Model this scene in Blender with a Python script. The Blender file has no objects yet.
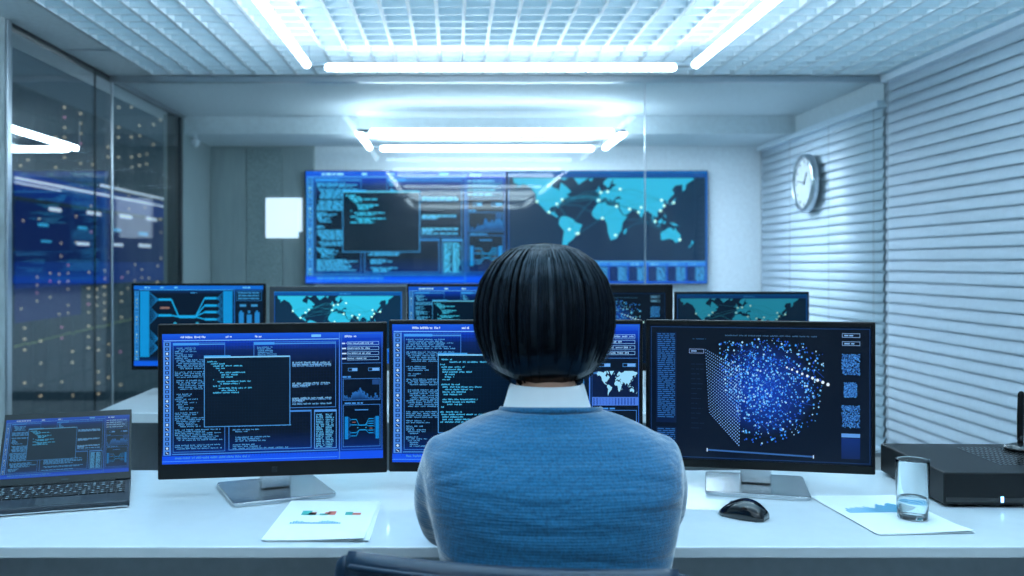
import bpy, bmesh, math, random
import numpy as np
from mathutils import Vector, Matrix
from mathutils.geometry import tessellate_polygon
PI = math.pi
rnd = random.Random(7)
scene = bpy.context.scene
COL = scene.collection

# ------------------------------------------------------------------ helpers
def lin(c):
    return tuple((x/12.92 if x <= .04045 else ((x+.055)/1.055)**2.4) for x in [v/255 for v in c])

def mat(name, rgb, rough=.5, metal=0, spec=.5, var=.06, scale=30, bump=0, bscale=200, coat=0, stretch=(1, 1, 1), emit=None, estr=0, sheen=0):
    m = bpy.data.materials.new(name); m.use_nodes = True
    nt = m.node_tree; N = nt.nodes; L = nt.links
    b = N['Principled BSDF']
    c = lin(rgb)
    tc = N.new('ShaderNodeTexCoord'); mp = N.new('ShaderNodeMapping'); mp.inputs['Scale'].default_value = stretch
    L.new(tc.outputs['Object'], mp.inputs[0])
    no = N.new('ShaderNodeTexNoise'); no.inputs['Scale'].default_value = scale; no.inputs['Detail'].default_value = 4
    L.new(mp.outputs[0], no.inputs['Vector'])
    r = N.new('ShaderNodeValToRGB')
    r.color_ramp.elements[0].position = .3; r.color_ramp.elements[1].position = .7
    r.color_ramp.elements[0].color = (*[max(0, x*(1-var)) for x in c], 1)
    r.color_ramp.elements[1].color = (*[min(1, x*(1+var)) for x in c], 1)
    L.new(no.outputs['Fac'], r.inputs[0]); L.new(r.outputs[0], b.inputs['Base Color'])
    b.inputs['Roughness'].default_value = rough; b.inputs['Metallic'].default_value = metal
    b.inputs['Specular IOR Level'].default_value = spec
    b.inputs['Coat Weight'].default_value = coat
    if sheen:
        b.inputs['Sheen Weight'].default_value = sheen
        b.inputs['Sheen Roughness'].default_value = .4
    if bump:
        n2 = N.new('ShaderNodeTexNoise'); n2.inputs['Scale'].default_value = bscale; n2.inputs['Detail'].default_value = 3
        L.new(mp.outputs[0], n2.inputs['Vector'])
        bp = N.new('ShaderNodeBump'); bp.inputs['Strength'].default_value = bump; bp.inputs['Distance'].default_value = .002
        L.new(n2.outputs['Fac'], bp.inputs['Height']); L.new(bp.outputs[0], b.inputs['Normal'])
    if emit:
        b.inputs['Emission Color'].default_value = (*lin(emit), 1); b.inputs['Emission Strength'].default_value = estr
    return m

def screen_mat(name, strength=1.0, rough=.12, spec=.5):
    m = bpy.data.materials.new(name); m.use_nodes = True
    nt = m.node_tree; N = nt.nodes; L = nt.links; b = N['Principled BSDF']
    b.inputs['Base Color'].default_value = (.004, .006, .01, 1); b.inputs['Roughness'].default_value = rough
    b.inputs['Specular IOR Level'].default_value = spec
    a = N.new('ShaderNodeAttribute'); a.attribute_name = 'Col'
    L.new(a.outputs['Color'], b.inputs['Emission Color']); b.inputs['Emission Strength'].default_value = strength
    return m

def glass_mat(name, tint=(.93, .97, .97), ior=1.5, gain=1.0, rough=0.0):
    m = bpy.data.materials.new(name); m.use_nodes = True
    nt = m.node_tree; N = nt.nodes; L = nt.links; N.remove(N['Principled BSDF'])
    out = [n for n in N if n.type == 'OUTPUT_MATERIAL'][0]
    t = N.new('ShaderNodeBsdfTransparent'); t.inputs[0].default_value = (*tint, 1)
    g = N.new('ShaderNodeBsdfGlossy'); g.inputs['Roughness'].default_value = rough
    # Schlick's law on |N.I|, the same for rays that enter and that leave the pane
    ge = N.new('ShaderNodeNewGeometry'); dp = N.new('ShaderNodeVectorMath'); dp.operation = 'DOT_PRODUCT'
    L.new(ge.outputs['Normal'], dp.inputs[0]); L.new(ge.outputs['Incoming'], dp.inputs[1])
    def mth(op, a, b=None):
        n_ = N.new('ShaderNodeMath'); n_.operation = op
        for i_, v_ in enumerate((a, b)):
            if v_ is None: continue
            if isinstance(v_, (int, float)): n_.inputs[i_].default_value = v_
            else: L.new(v_, n_.inputs[i_])
        return n_.outputs[0]
    f0 = ((ior-1)/(ior+1))**2
    q = mth('POWER', mth('SUBTRACT', 1.0, mth('ABSOLUTE', dp.outputs['Value'])), 5.0)
    fr = mth('ADD', mth('MULTIPLY', q, (1-f0)*gain), f0*gain)
    mu = N.new('ShaderNodeMath'); mu.operation = 'MINIMUM'; mu.inputs[1].default_value = 1.0; L.new(fr, mu.inputs[0])
    mx = N.new('ShaderNodeMixShader'); L.new(mu.outputs[0], mx.inputs[0]); L.new(t.outputs[0], mx.inputs[1]); L.new(g.outputs[0], mx.inputs[2])
    L.new(mx.outputs[0], out.inputs[0])
    return m

def link(name, me, m, parent=None, smooth=False, bevel=0, bseg=2):
    if m:
        me.materials.append(m)
    if smooth:
        for p in me.polygons: p.use_smooth = True
    o = bpy.data.objects.new(name, me); COL.objects.link(o)
    if parent: o.parent = parent
    if bevel:
        md = o.modifiers.new('edge', 'BEVEL'); md.width = bevel; md.segments = bseg; md.limit_method = 'ANGLE'; md.angle_limit = .6
        md.harden_normals = False
    return o

def obj(name, bm, m, parent=None, smooth=False, bevel=0, bseg=2):
    me = bpy.data.meshes.new(name); bmesh.ops.recalc_face_normals(bm, faces=bm.faces[:]); bm.to_mesh(me); bm.free()
    return link(name, me, m, parent, smooth, bevel, bseg)

def thing(name, label, cat, loc=(0, 0, 0), rotz=0, group=None):
    o = bpy.data.objects.new(name, None); COL.objects.link(o); o.empty_display_size = .05
    o.location = loc; o.rotation_euler = (0, 0, rotz); o['label'] = label; o['category'] = cat
    if group: o['group'] = group
    return o

def tag(o, label, cat, group=None):
    o['label'] = label; o['category'] = cat
    if group: o['group'] = group
    return o

def struct(o):
    o['kind'] = 'structure'; return o

def box(bm, lo, hi, M=None):
    vs = [bm.verts.new((x, y, z)) for x in (lo[0], hi[0]) for y in (lo[1], hi[1]) for z in (lo[2], hi[2])]
    for f in ((0, 1, 3, 2), (4, 6, 7, 5), (0, 4, 5, 1), (2, 3, 7, 6), (0, 2, 6, 4), (1, 5, 7, 3)):
        bm.faces.new([vs[i] for i in f])
    if M is not None:
        for v in vs: v.co = M @ v.co
    return vs

def B(*boxes):
    bm = bmesh.new()
    for b in boxes: box(bm, *b)
    return bm

def prism(bm, pts, z0, z1, M=None):
    a = [bm.verts.new((x, y, z0)) for x, y in pts]; b = [bm.verts.new((x, y, z1)) for x, y in pts]
    n = len(pts)
    bm.faces.new(a[::-1]); bm.faces.new(b)
    for i in range(n): bm.faces.new((a[i], a[(i+1) % n], b[(i+1) % n], b[i]))
    if M is not None:
        for v in a+b: v.co = M @ v.co

def lathe(bm, prof, n=32, c=(0, 0, 0), axis='z', M=None, cap=True):
    rings = []
    for r, z in prof:
        ring = []
        for i in range(n):
            a = 2*PI*i/n
            p = (r*math.cos(a)+c[0], r*math.sin(a)+c[1], z+c[2])
            ring.append(bm.verts.new(p))
        rings.append(ring)
    for a, b in zip(rings, rings[1:]):
        for i in range(n): bm.faces.new((a[i], a[(i+1) % n], b[(i+1) % n], b[i]))
    if cap: bm.faces.new(rings[0][::-1]); bm.faces.new(rings[-1])
    if M is not None:
        for r in rings:
            for v in r: v.co = M @ v.co
    return rings

def loft(bm, rings, cap=True):
    vr = [[bm.verts.new(p) for p in r] for r in rings]
    n = len(vr[0])
    for a, b in zip(vr, vr[1:]):
        for i in range(n): bm.faces.new((a[i], a[(i+1) % n], b[(i+1) % n], b[i]))
    if cap:
        bm.faces.new(vr[0][::-1]); bm.faces.new(vr[-1])

def tube(bm, pts, rad, n=12, flat=1.0):
    """closed tapered tube with rounded ends through the points"""
    pts = [Vector(p) for p in pts]
    if not hasattr(rad, '__len__'): rad = [rad]*len(pts)
    P, R = [], []
    d0 = (pts[1]-pts[0]).normalized(); d1 = (pts[-1]-pts[-2]).normalized()
    for k in (1, .86, .5): P.append(pts[0]-d0*rad[0]*k); R.append(rad[0]*math.sqrt(max(0.0025, 1-k*k)))
    P += pts; R += list(rad)
    for k in (.5, .86, 1): P.append(pts[-1]+d1*rad[-1]*k); R.append(rad[-1]*math.sqrt(max(0.0025, 1-k*k)))
    up = Vector((0, 0, 1)) if abs(d0.z) < .9 else Vector((0, 1, 0))
    rings = []
    for i, p in enumerate(P):
        d = (P[min(i+1, len(P)-1)]-P[max(i-1, 0)]).normalized()
        x = d.cross(up).normalized(); y = x.cross(d).normalized(); up = y
        rings.append([p+x*R[i]*math.cos(2*PI*k/n)+y*R[i]*flat*math.sin(2*PI*k/n) for k in range(n)])
    loft(bm, rings)

def remesh(o, v, it=6, f=.5):
    r = o.modifiers.new('union', 'REMESH'); r.mode = 'VOXEL'; r.voxel_size = v; r.use_smooth_shade = True
    s = o.modifiers.new('relax', 'SMOOTH'); s.iterations = it; s.factor = f

# ------------------------------------------------------------------ camera
EYE = 1.27
cam = bpy.data.cameras.new('camera'); co = bpy.data.objects.new('camera', cam); COL.objects.link(co)
co.location = (0, 0, EYE); co.rotation_euler = (PI/2, 0, 0)
cam.sensor_width = 36; cam.lens = 950/1024*36; cam.shift_x = 57/1024; cam.shift_y = -25/1024
cam.clip_start = .02; cam.clip_end = 400
cam.dof.use_dof = True; cam.dof.focus_distance = 2.0; cam.dof.aperture_fstop = 4.0
scene.camera = co
scene.view_settings.view_transform = 'Standard'; scene.view_settings.look = 'None'
scene.view_settings.gamma = 1; scene.view_settings.use_curve_mapping = False
scene.view_settings.exposure = 0.0
scene.cycles.use_denoising = True
scene.cycles.max_bounces = 10; scene.cycles.transparent_max_bounces = 16
scene.cycles.sample_clamp_indirect = 6
scene.cycles.caustics_reflective = False; scene.cycles.caustics_refractive = False
w = bpy.data.worlds.new('night_sky'); scene.world = w; w.use_nodes = True
wn = w.node_tree.nodes; wl = w.node_tree.links
grd = wn.new('ShaderNodeTexGradient'); wtc = wn.new('ShaderNodeTexCoord'); wmp = wn.new('ShaderNodeMapping')
wmp.inputs['Rotation'].default_value = (0, PI/2, 0); wl.new(wtc.outputs['Generated'], wmp.inputs[0]); wl.new(wmp.outputs[0], grd.inputs[0])
wr = wn.new('ShaderNodeValToRGB'); wr.color_ramp.elements[0].color = (.035, .07, .10, 1); wr.color_ramp.elements[1].color = (.02, .045, .08, 1)
wl.new(grd.outputs[0], wr.inputs[0]); wl.new(wr.outputs[0], wn['Background'].inputs[0]); wn['Background'].inputs[1].default_value = 1.0

# ------------------------------------------------------------------ materials
M = {}
M['plaster'] = mat('painted_ceiling', (204, 216, 222), .8, bump=.1)
M['white_wall'] = mat('white_wall_paint', (214, 224, 230), .7, bump=.08)
M['grey_panel'] = mat('grey_green_panel', (138, 154, 156), .35, bump=.03, stretch=(1, 1, .15))
M['speck_panel'] = mat('speckled_panel', (128, 146, 148), .4, var=.2, scale=60, bump=.1, bscale=60)
M['concrete'] = mat('pale_concrete', (158, 172, 176), .7, var=.22, scale=6, bump=.3, bscale=40)
M['floor'] = mat('grey_floor_carpet', (146, 150, 148), .8, var=.15, scale=80, bump=.3)
M['louver'] = mat('white_louver_metal', (225, 232, 236), .38, var=.03)
M['metal'] = mat('brushed_aluminium', (186, 194, 200), .28, metal=1, stretch=(1, 1, 20), var=.08)
M['darkmetal'] = mat('dark_frame_metal', (40, 46, 50), .4, metal=.7)
M['blind'] = mat('pale_blind_slat', (208, 224, 236), .38, var=.03)
M['cord'] = mat('blind_cord', (150, 160, 165), .8)
M['desk'] = mat('white_laminate', (214, 220, 224), .22, var=.02, coat=.2)
M['deskpanel'] = mat('grey_desk_panel', (165, 174, 182), .5)
M['bezel'] = mat('black_bezel_plastic', (8, 9, 12), .35, spec=.25, var=.1)
M['greybezel'] = mat('grey_bezel_plastic', (52, 60, 66), .4)
M['silver'] = mat('silver_stand', (196, 202, 206), .26, metal=.9, var=.04)
M['lapgrey'] = mat('laptop_dark_aluminium', (50, 58, 66), .4, metal=.5)
M['key'] = mat('black_keycap', (14, 16, 19), .5)
M['keyp'] = mat('grey_key_marking', (110, 130, 140), .6)
M['paper'] = mat('office_paper', (232, 236, 238), .7, var=.01)
M['black'] = mat('matte_black_metal', (11, 13, 16), .42, spec=.3, bump=.05, bscale=400)
M['glossblack'] = mat('gloss_black_plastic', (8, 10, 13), .18, coat=.4)
M['leather'] = mat('dark_navy_leather', (9, 36, 58), .36, spec=.3, var=.15, scale=20, bump=.12, bscale=250, coat=.1)
M['skin'] = mat('skin', (196, 150, 126), .5, var=.05)
M['shirt'] = mat('white_cotton', (246, 248, 250), .75, var=.02, bump=.2, bscale=700)
M['trousers'] = mat('dark_grey_trousers', (40, 44, 52), .85, bump=.2, bscale=500)
M['shoe'] = mat('black_shoe_leather', (16, 16, 18), .3)
M['eye'] = mat('eye_white', (225, 225, 222), .2); M['iris'] = mat('brown_iris', (52, 32, 22), .2)
M['lip'] = mat('lip', (160, 92, 86), .5)
M['clockface'] = mat('clock_dial', (206, 214, 218), .5)
M['lamp'] = mat('lamp_tube_glow', (240, 245, 250), .4, emit=(218, 240, 255), estr=18)
M['green'] = mat('chart_green_ink', (70, 168, 158), .7); M['orange'] = mat('chart_orange_ink', (214, 120, 104), .7)
M['cyan'] = mat('chart_blue_ink', (74, 160, 196), .7)
M['light_led'] = mat('status_light', (160, 200, 255), .4, emit=(130, 190, 255), estr=5)
M['screen'] = screen_mat('screen_near', 1.0, .22, .16)
M['screen_wall'] = screen_mat('screen_video_wall', 1.15, .04, .6)
M['glass'] = glass_mat('partition_glass', (.95, .985, .99), 1.5, .35)
M['wglass'] = glass_mat('window_glass', (.93, .96, .97), 1.5, .9)

# hair, knit: own node set-ups
def knit():
    m = mat('teal_knit', (14, 94, 134), .9, var=.28, scale=260, stretch=(1, 1, .5), sheen=1.0)
    nt = m.node_tree; N = nt.nodes; L = nt.links; b = N['Principled BSDF']
    tc = N.new('ShaderNodeTexCoord')
    wv = N.new('ShaderNodeTexWave'); wv.bands_direction = 'Z'; wv.inputs['Scale'].default_value = 70; wv.inputs['Distortion'].default_value = 3
    wv.inputs['Detail'].default_value = 2; wv.inputs['Detail Scale'].default_value = 6
    L.new(tc.outputs['Object'], wv.inputs[0])
    n2 = N.new('ShaderNodeTexNoise'); n2.inputs['Scale'].default_value = 420; L.new(tc.outputs['Object'], n2.inputs[0])
    mp = N.new('ShaderNodeMapping'); mp.inputs['Scale'].default_value = (2.2, 2.2, 9); L.new(tc.outputs['Object'], mp.inputs[0])
    n3 = N.new('ShaderNodeTexNoise'); n3.inputs['Scale'].default_value = 2.2; n3.inputs['Detail'].default_value = 3; n3.inputs['Distortion'].default_value = .6; L.new(mp.outputs[0], n3.inputs[0])
    a = N.new('ShaderNodeMath'); a.operation = 'ADD'; L.new(wv.outputs['Fac'], a.inputs[0]); L.new(n2.outputs['Fac'], a.inputs[1])
    b1 = N.new('ShaderNodeBump'); b1.inputs['Strength'].default_value = .28; b1.inputs['Distance'].default_value = .0012; L.new(a.outputs[0], b1.inputs['Height'])
    b2 = N.new('ShaderNodeBump'); b2.inputs['Strength'].default_value = .5; b2.inputs['Distance'].default_value = .03; L.new(n3.outputs['Fac'], b2.inputs['Height'])
    L.new(b1.outputs[0], b2.inputs['Normal']); L.new(b2.outputs[0], b.inputs['Normal'])
    return m
M['knit'] = knit()
def hairmat():
    m = bpy.data.materials.new('black_hair'); m.use_nodes = True
    N = m.node_tree.nodes; L = m.node_tree.links; b = N['Principled BSDF']
    at = N.new('ShaderNodeAttribute'); at.attribute_name = 'Col'
    L.new(at.outputs['Color'], b.inputs['Base Color'])
    b.inputs['Roughness'].default_value = .27; b.inputs['Specular IOR Level'].default_value = .34; b.inputs['Specular Tint'].default_value = (.6, .8, 1, 1)
    return m
M['hair'] = hairmat()

# ------------------------------------------------------------------ screen pictures
CONT = [
 [(-168,66),(-156,71),(-128,70),(-110,68),(-95,72),(-82,68),(-94,60),(-92,57),(-82,55),(-80,52),(-78,58),(-76,62),(-66,58),(-56,52),(-66,48),(-60,46),(-70,42),(-76,36),(-81,31),(-80,26),(-83,30),(-90,30),(-97,27),(-97,20),(-91,19),(-87,21),(-88,16),(-83,14),(-82,9),(-78,8),(-84,9),(-92,14),(-105,20),(-110,27),(-117,33),(-124,40),(-124,48),(-132,56),(-148,61),(-160,56),(-158,60),(-166,62)],
 [(-70,76),(-55,79),(-30,80),(-20,75),(-24,70),(-42,60),(-52,66),(-58,74)],
 [(-90,74),(-72,72),(-62,66),(-70,64),(-80,70)],
 [(-78,8),(-72,12),(-62,10),(-52,5),(-50,0),(-35,-6),(-39,-14),(-41,-22),(-48,-27),(-54,-34),(-62,-39),(-66,-45),(-69,-52),(-73,-53),(-74,-45),(-72,-30),(-70,-18),(-80,-6),(-80,0)],
 [(-17,15),(-16,22),(-10,30),(-6,35),(10,37),(11,33),(20,31),(32,31),(36,22),(43,12),(51,12),(42,-2),(40,-15),(35,-24),(30,-32),(19,-35),(14,-22),(12,-6),(9,3),(4,6),(-8,5),(-13,9)],
 [(49,-13),(50,-17),(46,-25),(43,-22),(45,-16)],
 [(-9,37),(-9,43),(-1,44),(-4,48),(4,52),(9,54),(18,54),(24,58),(30,60),(22,61),(25,65),(20,63),(17,58),(13,56),(10,59),(5,60),(6,63),(14,68),(25,71),(41,67),(45,68),(60,69),(70,73),(85,74),(104,77),(115,73),(140,73),(160,70),(178,69),(178,65),(163,60),(162,55),(156,52),(156,60),(142,59),(136,54),(141,50),(132,43),(128,39),(129,35),(126,35),(125,40),(118,39),(122,37),(120,34),(122,30),(117,24),(109,21),(108,15),(109,11),(105,9),(101,13),(100,8),(104,2),(101,3),(98,8),(98,16),(93,18),(90,22),(86,20),(80,15),(80,11),(77,8),(74,14),(72,20),(67,25),(57,26),(51,29),(50,27),(56,24),(59,22),(52,16),(44,13),(40,20),(35,29),(36,36),(28,37),(27,40),(32,42),(40,42),(36,46),(30,45),(28,43),(24,40),(23,37),(19,41),(13,45),(18,40),(16,38),(12,42),(9,44),(3,42),(-1,38),(-5,36)],
 [(-5,50),(1,51),(-1,55),(-5,59),(-5,54)], [(-10,52),(-6,52),(-6,55),(-9,54)], [(-24,65),(-14,66),(-18,63)],
 [(130,32),(136,34),(141,37),(144,44),(140,41),(136,36)], [(109,1),(117,7),(118,1),(115,-4),(110,-3)],
 [(95,5),(104,-2),(105,-6),(98,1)], [(131,-1),(141,-3),(150,-9),(143,-8),(138,-7)], [(105,-7),(114,-7),(114,-9),(106,-8)],
 [(114,-22),(122,-17),(130,-12),(136,-12),(136,-15),(140,-17),(142,-11),(146,-19),(153,-26),(150,-37),(143,-39),(138,-34),(130,-32),(118,-35),(115,-33)],
 [(173,-35),(178,-38),(170,-46),(167,-46),(173,-41)], [(121,18),(123,13),(126,8),(122,10)], [(120,1),(125,1),(122,-5),(119,-3)],
]
class Scr:
    """flat picture of coloured patches, u 0..16 across, v 0..9 down"""
    def __init__(s, W, H, seed=1, boost=1.0):
        s.W, s.H = W, H; s.V = []; s.F = []; s.C = []; s.r = random.Random(seed); s.k = boost if isinstance(boost, tuple) else (boost,)*3; s.L = 0
        s.layer = .00012 if W < 1 else .0008
    def p(s, u, v): return ((u/16-.5)*s.W, -s.layer*s.L, (1-v/9)*s.H)
    def poly(s, pts, cols):
        i = len(s.V); s.V += [s.p(*q) for q in pts]; s.F.append(tuple(range(i, i+len(pts))))
        if not isinstance(cols[0], (tuple, list)): cols = [cols]*len(pts)
        s.C += [(*[x*k for x, k in zip(lin(c), s.k)], 1) for c in cols]
    def rect(s, u0, v0, u1, v1, c, c2=None):
        c2 = c2 or c
        s.poly([(u0, v0), (u1, v0), (u1, v1), (u0, v1)], [c, c, c2, c2])
    def frame(s, u0, v0, u1, v1, c, t=.04, title=0):
        s.rect(u0, v0, u1, v0+max(t, title), c); s.rect(u0, v1-t, u1, v1, c); s.rect(u0, v0, u0+t, v1, c); s.rect(u1-t, v0, u1, v1, c)
    def line(s, a, b, c, t=.04, c2=None):
        dx, dy = b[0]-a[0], b[1]-a[1]; l = math.hypot(dx, dy) or 1; nx, ny = -dy/l*t/2, dx/l*t/2
        c2 = c2 or c
        s.poly([(a[0]+nx, a[1]+ny), (b[0]+nx, b[1]+ny), (b[0]-nx, b[1]-ny), (a[0]-nx, a[1]-ny)], [c, c2, c2, c])
    def dot(s, u, v, r, c, n=6):
        s.poly([(u+r*math.cos(2*PI*i/n), v+r*math.sin(2*PI*i/n)) for i in range(n)], c)
    def row(s, u0, u1, v, h, c, fine=True):
        r = s.r; u = u0
        while u < u1:
            e = min(u1, u+r.uniform(.15, .6))
            if fine:
                x = u
                while x < e-.03:
                    wd = r.uniform(.035, .06); y0 = v+h*r.choice((0, 0, .25, .3)); s.rect(x, y0, x+wd, v+h*r.choice((1, 1, .8)), c); x += wd+.022
            else: s.rect(u, v, e, v+h, c)
            u = e+r.uniform(.06, .12)
    def code(s, u0, v0, u1, v1, dv, c, fine=True, spans=None, fill=.75):
        r = s.r; v = v0; ind = 0
        while v < v1:
            blk = r.randint(2, 7); k = 0; long_ = r.random() < .4
            while k < blk and v < v1:
                ind = max(0, min(5, ind+r.choice((-1, 0, 0, 1, 1))))
                a = u0+ind*(u1-u0)*.035; ln = (u1-a)*(r.uniform(.6, 1) if long_ else r.uniform(.12, .5))
                s.row(a, a+ln, v, dv*.68, c, fine); v += dv; k += 1
            v += dv*r.choice((0, 1, 1, 2)); ind = 0
    def map(s, u0, v0, u1, v1, c, cutn=72, nodes=True, cuts=-56):
        mer = lambda la: math.degrees(math.log(math.tan(PI/4+math.radians(la)/2)))
        t, b = mer(cutn), mer(cuts)
        pt = lambda q: (u0+(q[0]+170)/350*(u1-u0), v0+(t-mer(min(q[1], cutn)))/(t-b)*(v1-v0))
        s.L += 1
        for pl in CONT:
            P = [pt(q) for q in pl]
            for tri in tessellate_polygon([[Vector((x, y, 0)) for x, y in P]]):
                s.poly([P[i] for i in tri], c)
        if nodes:
            cs = [(-122, 38), (-74, 41), (-99, 19), (-60, -15), (-46, -23), (0, 51), (13, 52), (37, 55), (30, 30), (3, 7), (55, 25), (77, 28), (104, 1), (116, 40), (139, 36), (121, 31), (-84, 34), (-4, 40), (72, 19), (114, 22)]
            far = [(151, -34), (28, -26), (-43, -23)]
            s.L += 1
            lc = tuple(int(x*.75) for x in c)
            for i in range(26):
                a, b_ = s.r.choice(cs), s.r.choice(cs+far)
                A, B_ = pt(a), pt(b_); mid = ((A[0]+B_[0])/2, (A[1]+B_[1])/2-.12*abs(A[0]-B_[0]))
                s.line(A, mid, lc, .02*(u1-u0)/16+.006); s.line(mid, B_, lc, .02*(u1-u0)/16+.006)
            s.L += 1
            for q in cs+far: x = pt(q); s.dot(x[0], x[1], .008*(u1-u0)+.01, (225, 250, 255))
    def toolbar(s, v0, v1, c=(70, 135, 225), n=24, w=.62):
        s.rect(.08, v0, w, v1, c)
        s.L += 1
        dv = (v1-v0)/n
        for i in range(n):
            y = v0+dv*(i+.5); cx = (w+.08)/2
            s.rect(cx-.14, y-dv*.33, cx+.14, y+dv*.33, (12, 34, 90))
            s.L += 1
            k = i % 5
            if k < 2: s.rect(cx-.07, y-dv*.18, cx+.07, y+dv*.18, c)
            elif k == 2: s.dot(cx, y, .1, (190, 225, 255), 4)
            elif k == 3: s.line((cx-.08, y-.06), (cx+.08, y+.06), (190, 225, 255), .05)
            else: s.dot(cx, y, .08, (150, 200, 250), 6)
            s.L -= 1
        s.L -= 1
    def bg(s, top=(8, 58, 190), dark=(1, 11, 30), bot=(6, 66, 210), a=1.2, b=2.4, c=6.9):
        h = lambda p, q, t: tuple(x+(y-x)*t for x, y in zip(p, q))
        m1, m2 = h(top, dark, .6), h(dark, bot, .32)
        s.rect(0, 0, 16, a*.45, top, top); s.rect(0, a*.45, 16, a, top, m1); s.rect(0, a, 16, b, m1, dark); s.rect(0, b, 16, c, dark, dark)
        s.rect(0, c, 16, (c+9)/2, dark, m2); s.rect(0, (c+9)/2, 16, 9, m2, bot)
    def grid(s, u0, v0, u1, v1, st, c, t=.012):
        x = u0
        while x < u1: s.rect(x, v0, x+t, v1, c); x += st
        y = v0
        while y < v1: s.rect(u0, y, u1, y+t, c); y += st
    def done(s, name, m, parent):
        me = bpy.data.meshes.new(name); me.from_pydata(s.V, [], s.F)
        ca = me.color_attributes.new('Col', 'FLOAT_COLOR', 'POINT')
        ca.data.foreach_set('color', [x for c in s.C for x in c])
        return link(name, me, m, parent)

LB = (66, 142, 222); TX = (78, 158, 225); CY = (74, 190, 245); DK = (2, 14, 34)
def network(s, u0, v0, u1, v1, full=False):
    """flow diagram: two side bars joined by branching links"""
    w, h = u1-u0, v1-v0; c = (22, 150, 226)
    X = lambda a: u0+a*w
    Y = lambda a: v0+a*h
    s.rect(X(0), Y(0), X(.1), Y(1), (14, 140, 222)); s.rect(X(.9), Y(0), X(1), Y(1), (14, 140, 222))
    s.L += 1; s.grid(X(0), Y(0), X(.1), Y(1), w*.018, (8, 90, 170), w*.002+.003); s.grid(X(.9), Y(0), X(1), Y(1), w*.018, (8, 90, 170), w*.002+.003)
    t = .014*w
    yl = [.13, .37, .72, .86]; yr = [.11, .22, .32, .43, .62, .74]
    for y in yl:
        s.rect(X(.2), Y(y)-t*.8, X(.34), Y(y)+t*.8, c)
        for k in range(7): s.line((X(.1), Y(min(.98, max(.02, y+(k-3)*.045)))), (X(.2), Y(y)), (20, 100, 170), t*.45)
        tgt = .39 if y < .6 else .6
        s.line((X(.34), Y(y)), (X(.42), Y(tgt)), c, t)
    for y in yr:
        s.rect(X(.7), Y(y)-t*.8, X(.83), Y(y)+t*.8, c)
        for k in range(5): s.line((X(.9), Y(min(.98, max(.02, y+(k-2)*.04)))), (X(.83), Y(y)), (20, 100, 170), t*.45)
        s.line((X(.7), Y(y)), (X(.6), Y(.39 if y < .5 else .6)), c, t*.8)
    for y in (.39, .6): s.rect(X(.42), Y(y)-t, X(.6), Y(y)+t, c)
    for q in ((.38, .5), (.62, .5)): s.dot(X(q[0]), Y(q[1]), .02*w, (50, 150, 200), 10)
    s.rect(X(.22), Y(.24), X(.32), Y(.27), (150, 96, 96)); s.rect(X(.73), Y(.52), X(.81), Y(.55), (150, 96, 96))
    s.L -= 1

def side_panel(s, u0, u1, fine, kind='diagram'):
    c = (60, 130, 215)
    s.frame(u0, .08, u1, 8.35, (40, 100, 200), .05); s.row(u0+.25, u0+1.1, .22, .16, (190, 220, 255), fine)
    s.L += 1
    for i in range(4):
        y = .72+i*.36
        s.row(u0+.05, u0+.38, y+.03, .1, (190, 220, 255), False); s.frame(u0+.45, y-.05, u1-.25, y+.2, (120, 180, 240), .03)
        s.row(u0+.5, u1-.3-s.r.uniform(0, .8), y+.02, .11, (150, 200, 245), fine)
    s.rect(u0+.05, 2.2, u1-.1, 2.23, c)
    s.frame(u0+.5, 2.55, u0+1.2, 2.78, LB, .03); s.frame(u0+2.0, 2.55, u1-.2, 2.78, LB, .03)
    s.rect(u0+.8, 2.58, u0+1.17, 2.75, (110, 170, 235)); s.rect(u0+2.3, 2.58, u1-.25, 2.75, (110, 170, 235))
    s.row(u0+.1, u0+.7, 3.12, .12, LB, False)
    if kind == 'map':
        s.rect(u0+.02, 3.0, u1-.05, 5.3, (3, 20, 60)); s.map(u0+.3, 3.05, u1-.1, 4.7, (150, 215, 250), nodes=False)
        s.rect(u0+.02, 4.75, u1-.05, 5.3, (70, 120, 220))
        for i in range(14): s.rect(u0+.1+i*.2, 4.82, u0+.18+i*.2, 5.25, (20, 60, 150))
    else:
        s.frame(u0+.12, 3.3, u1-.15, 4.85, c, .035)
        x = u0+.2; y = .2
        while x < u1-.25:
            y = max(.08, min(1.0, y+s.r.uniform(-.25, .27))); s.rect(x, 4.8-y, x+.06, 4.8, (40, 110, 190), (8, 40, 90)); x += .06
        s.rect(u1-.75, 3.38, u1-.25, 3.75, (30, 70, 130))
    s.row(u0+.25, u0+1.6, 5.0 if kind != 'map' else 5.45, .1, LB, False)
    v0 = 5.15 if kind != 'map' else 5.6
    s.frame(u0+.12, v0, u1-.15, 8.15, c, .035)
    s.rect(u0+1.0, v0+.35, u0+2.0, v0+.42, LB)
    network(s, u0+.25, v0+.85, u1-.25, 7.6)
    s.L -= 1

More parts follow.
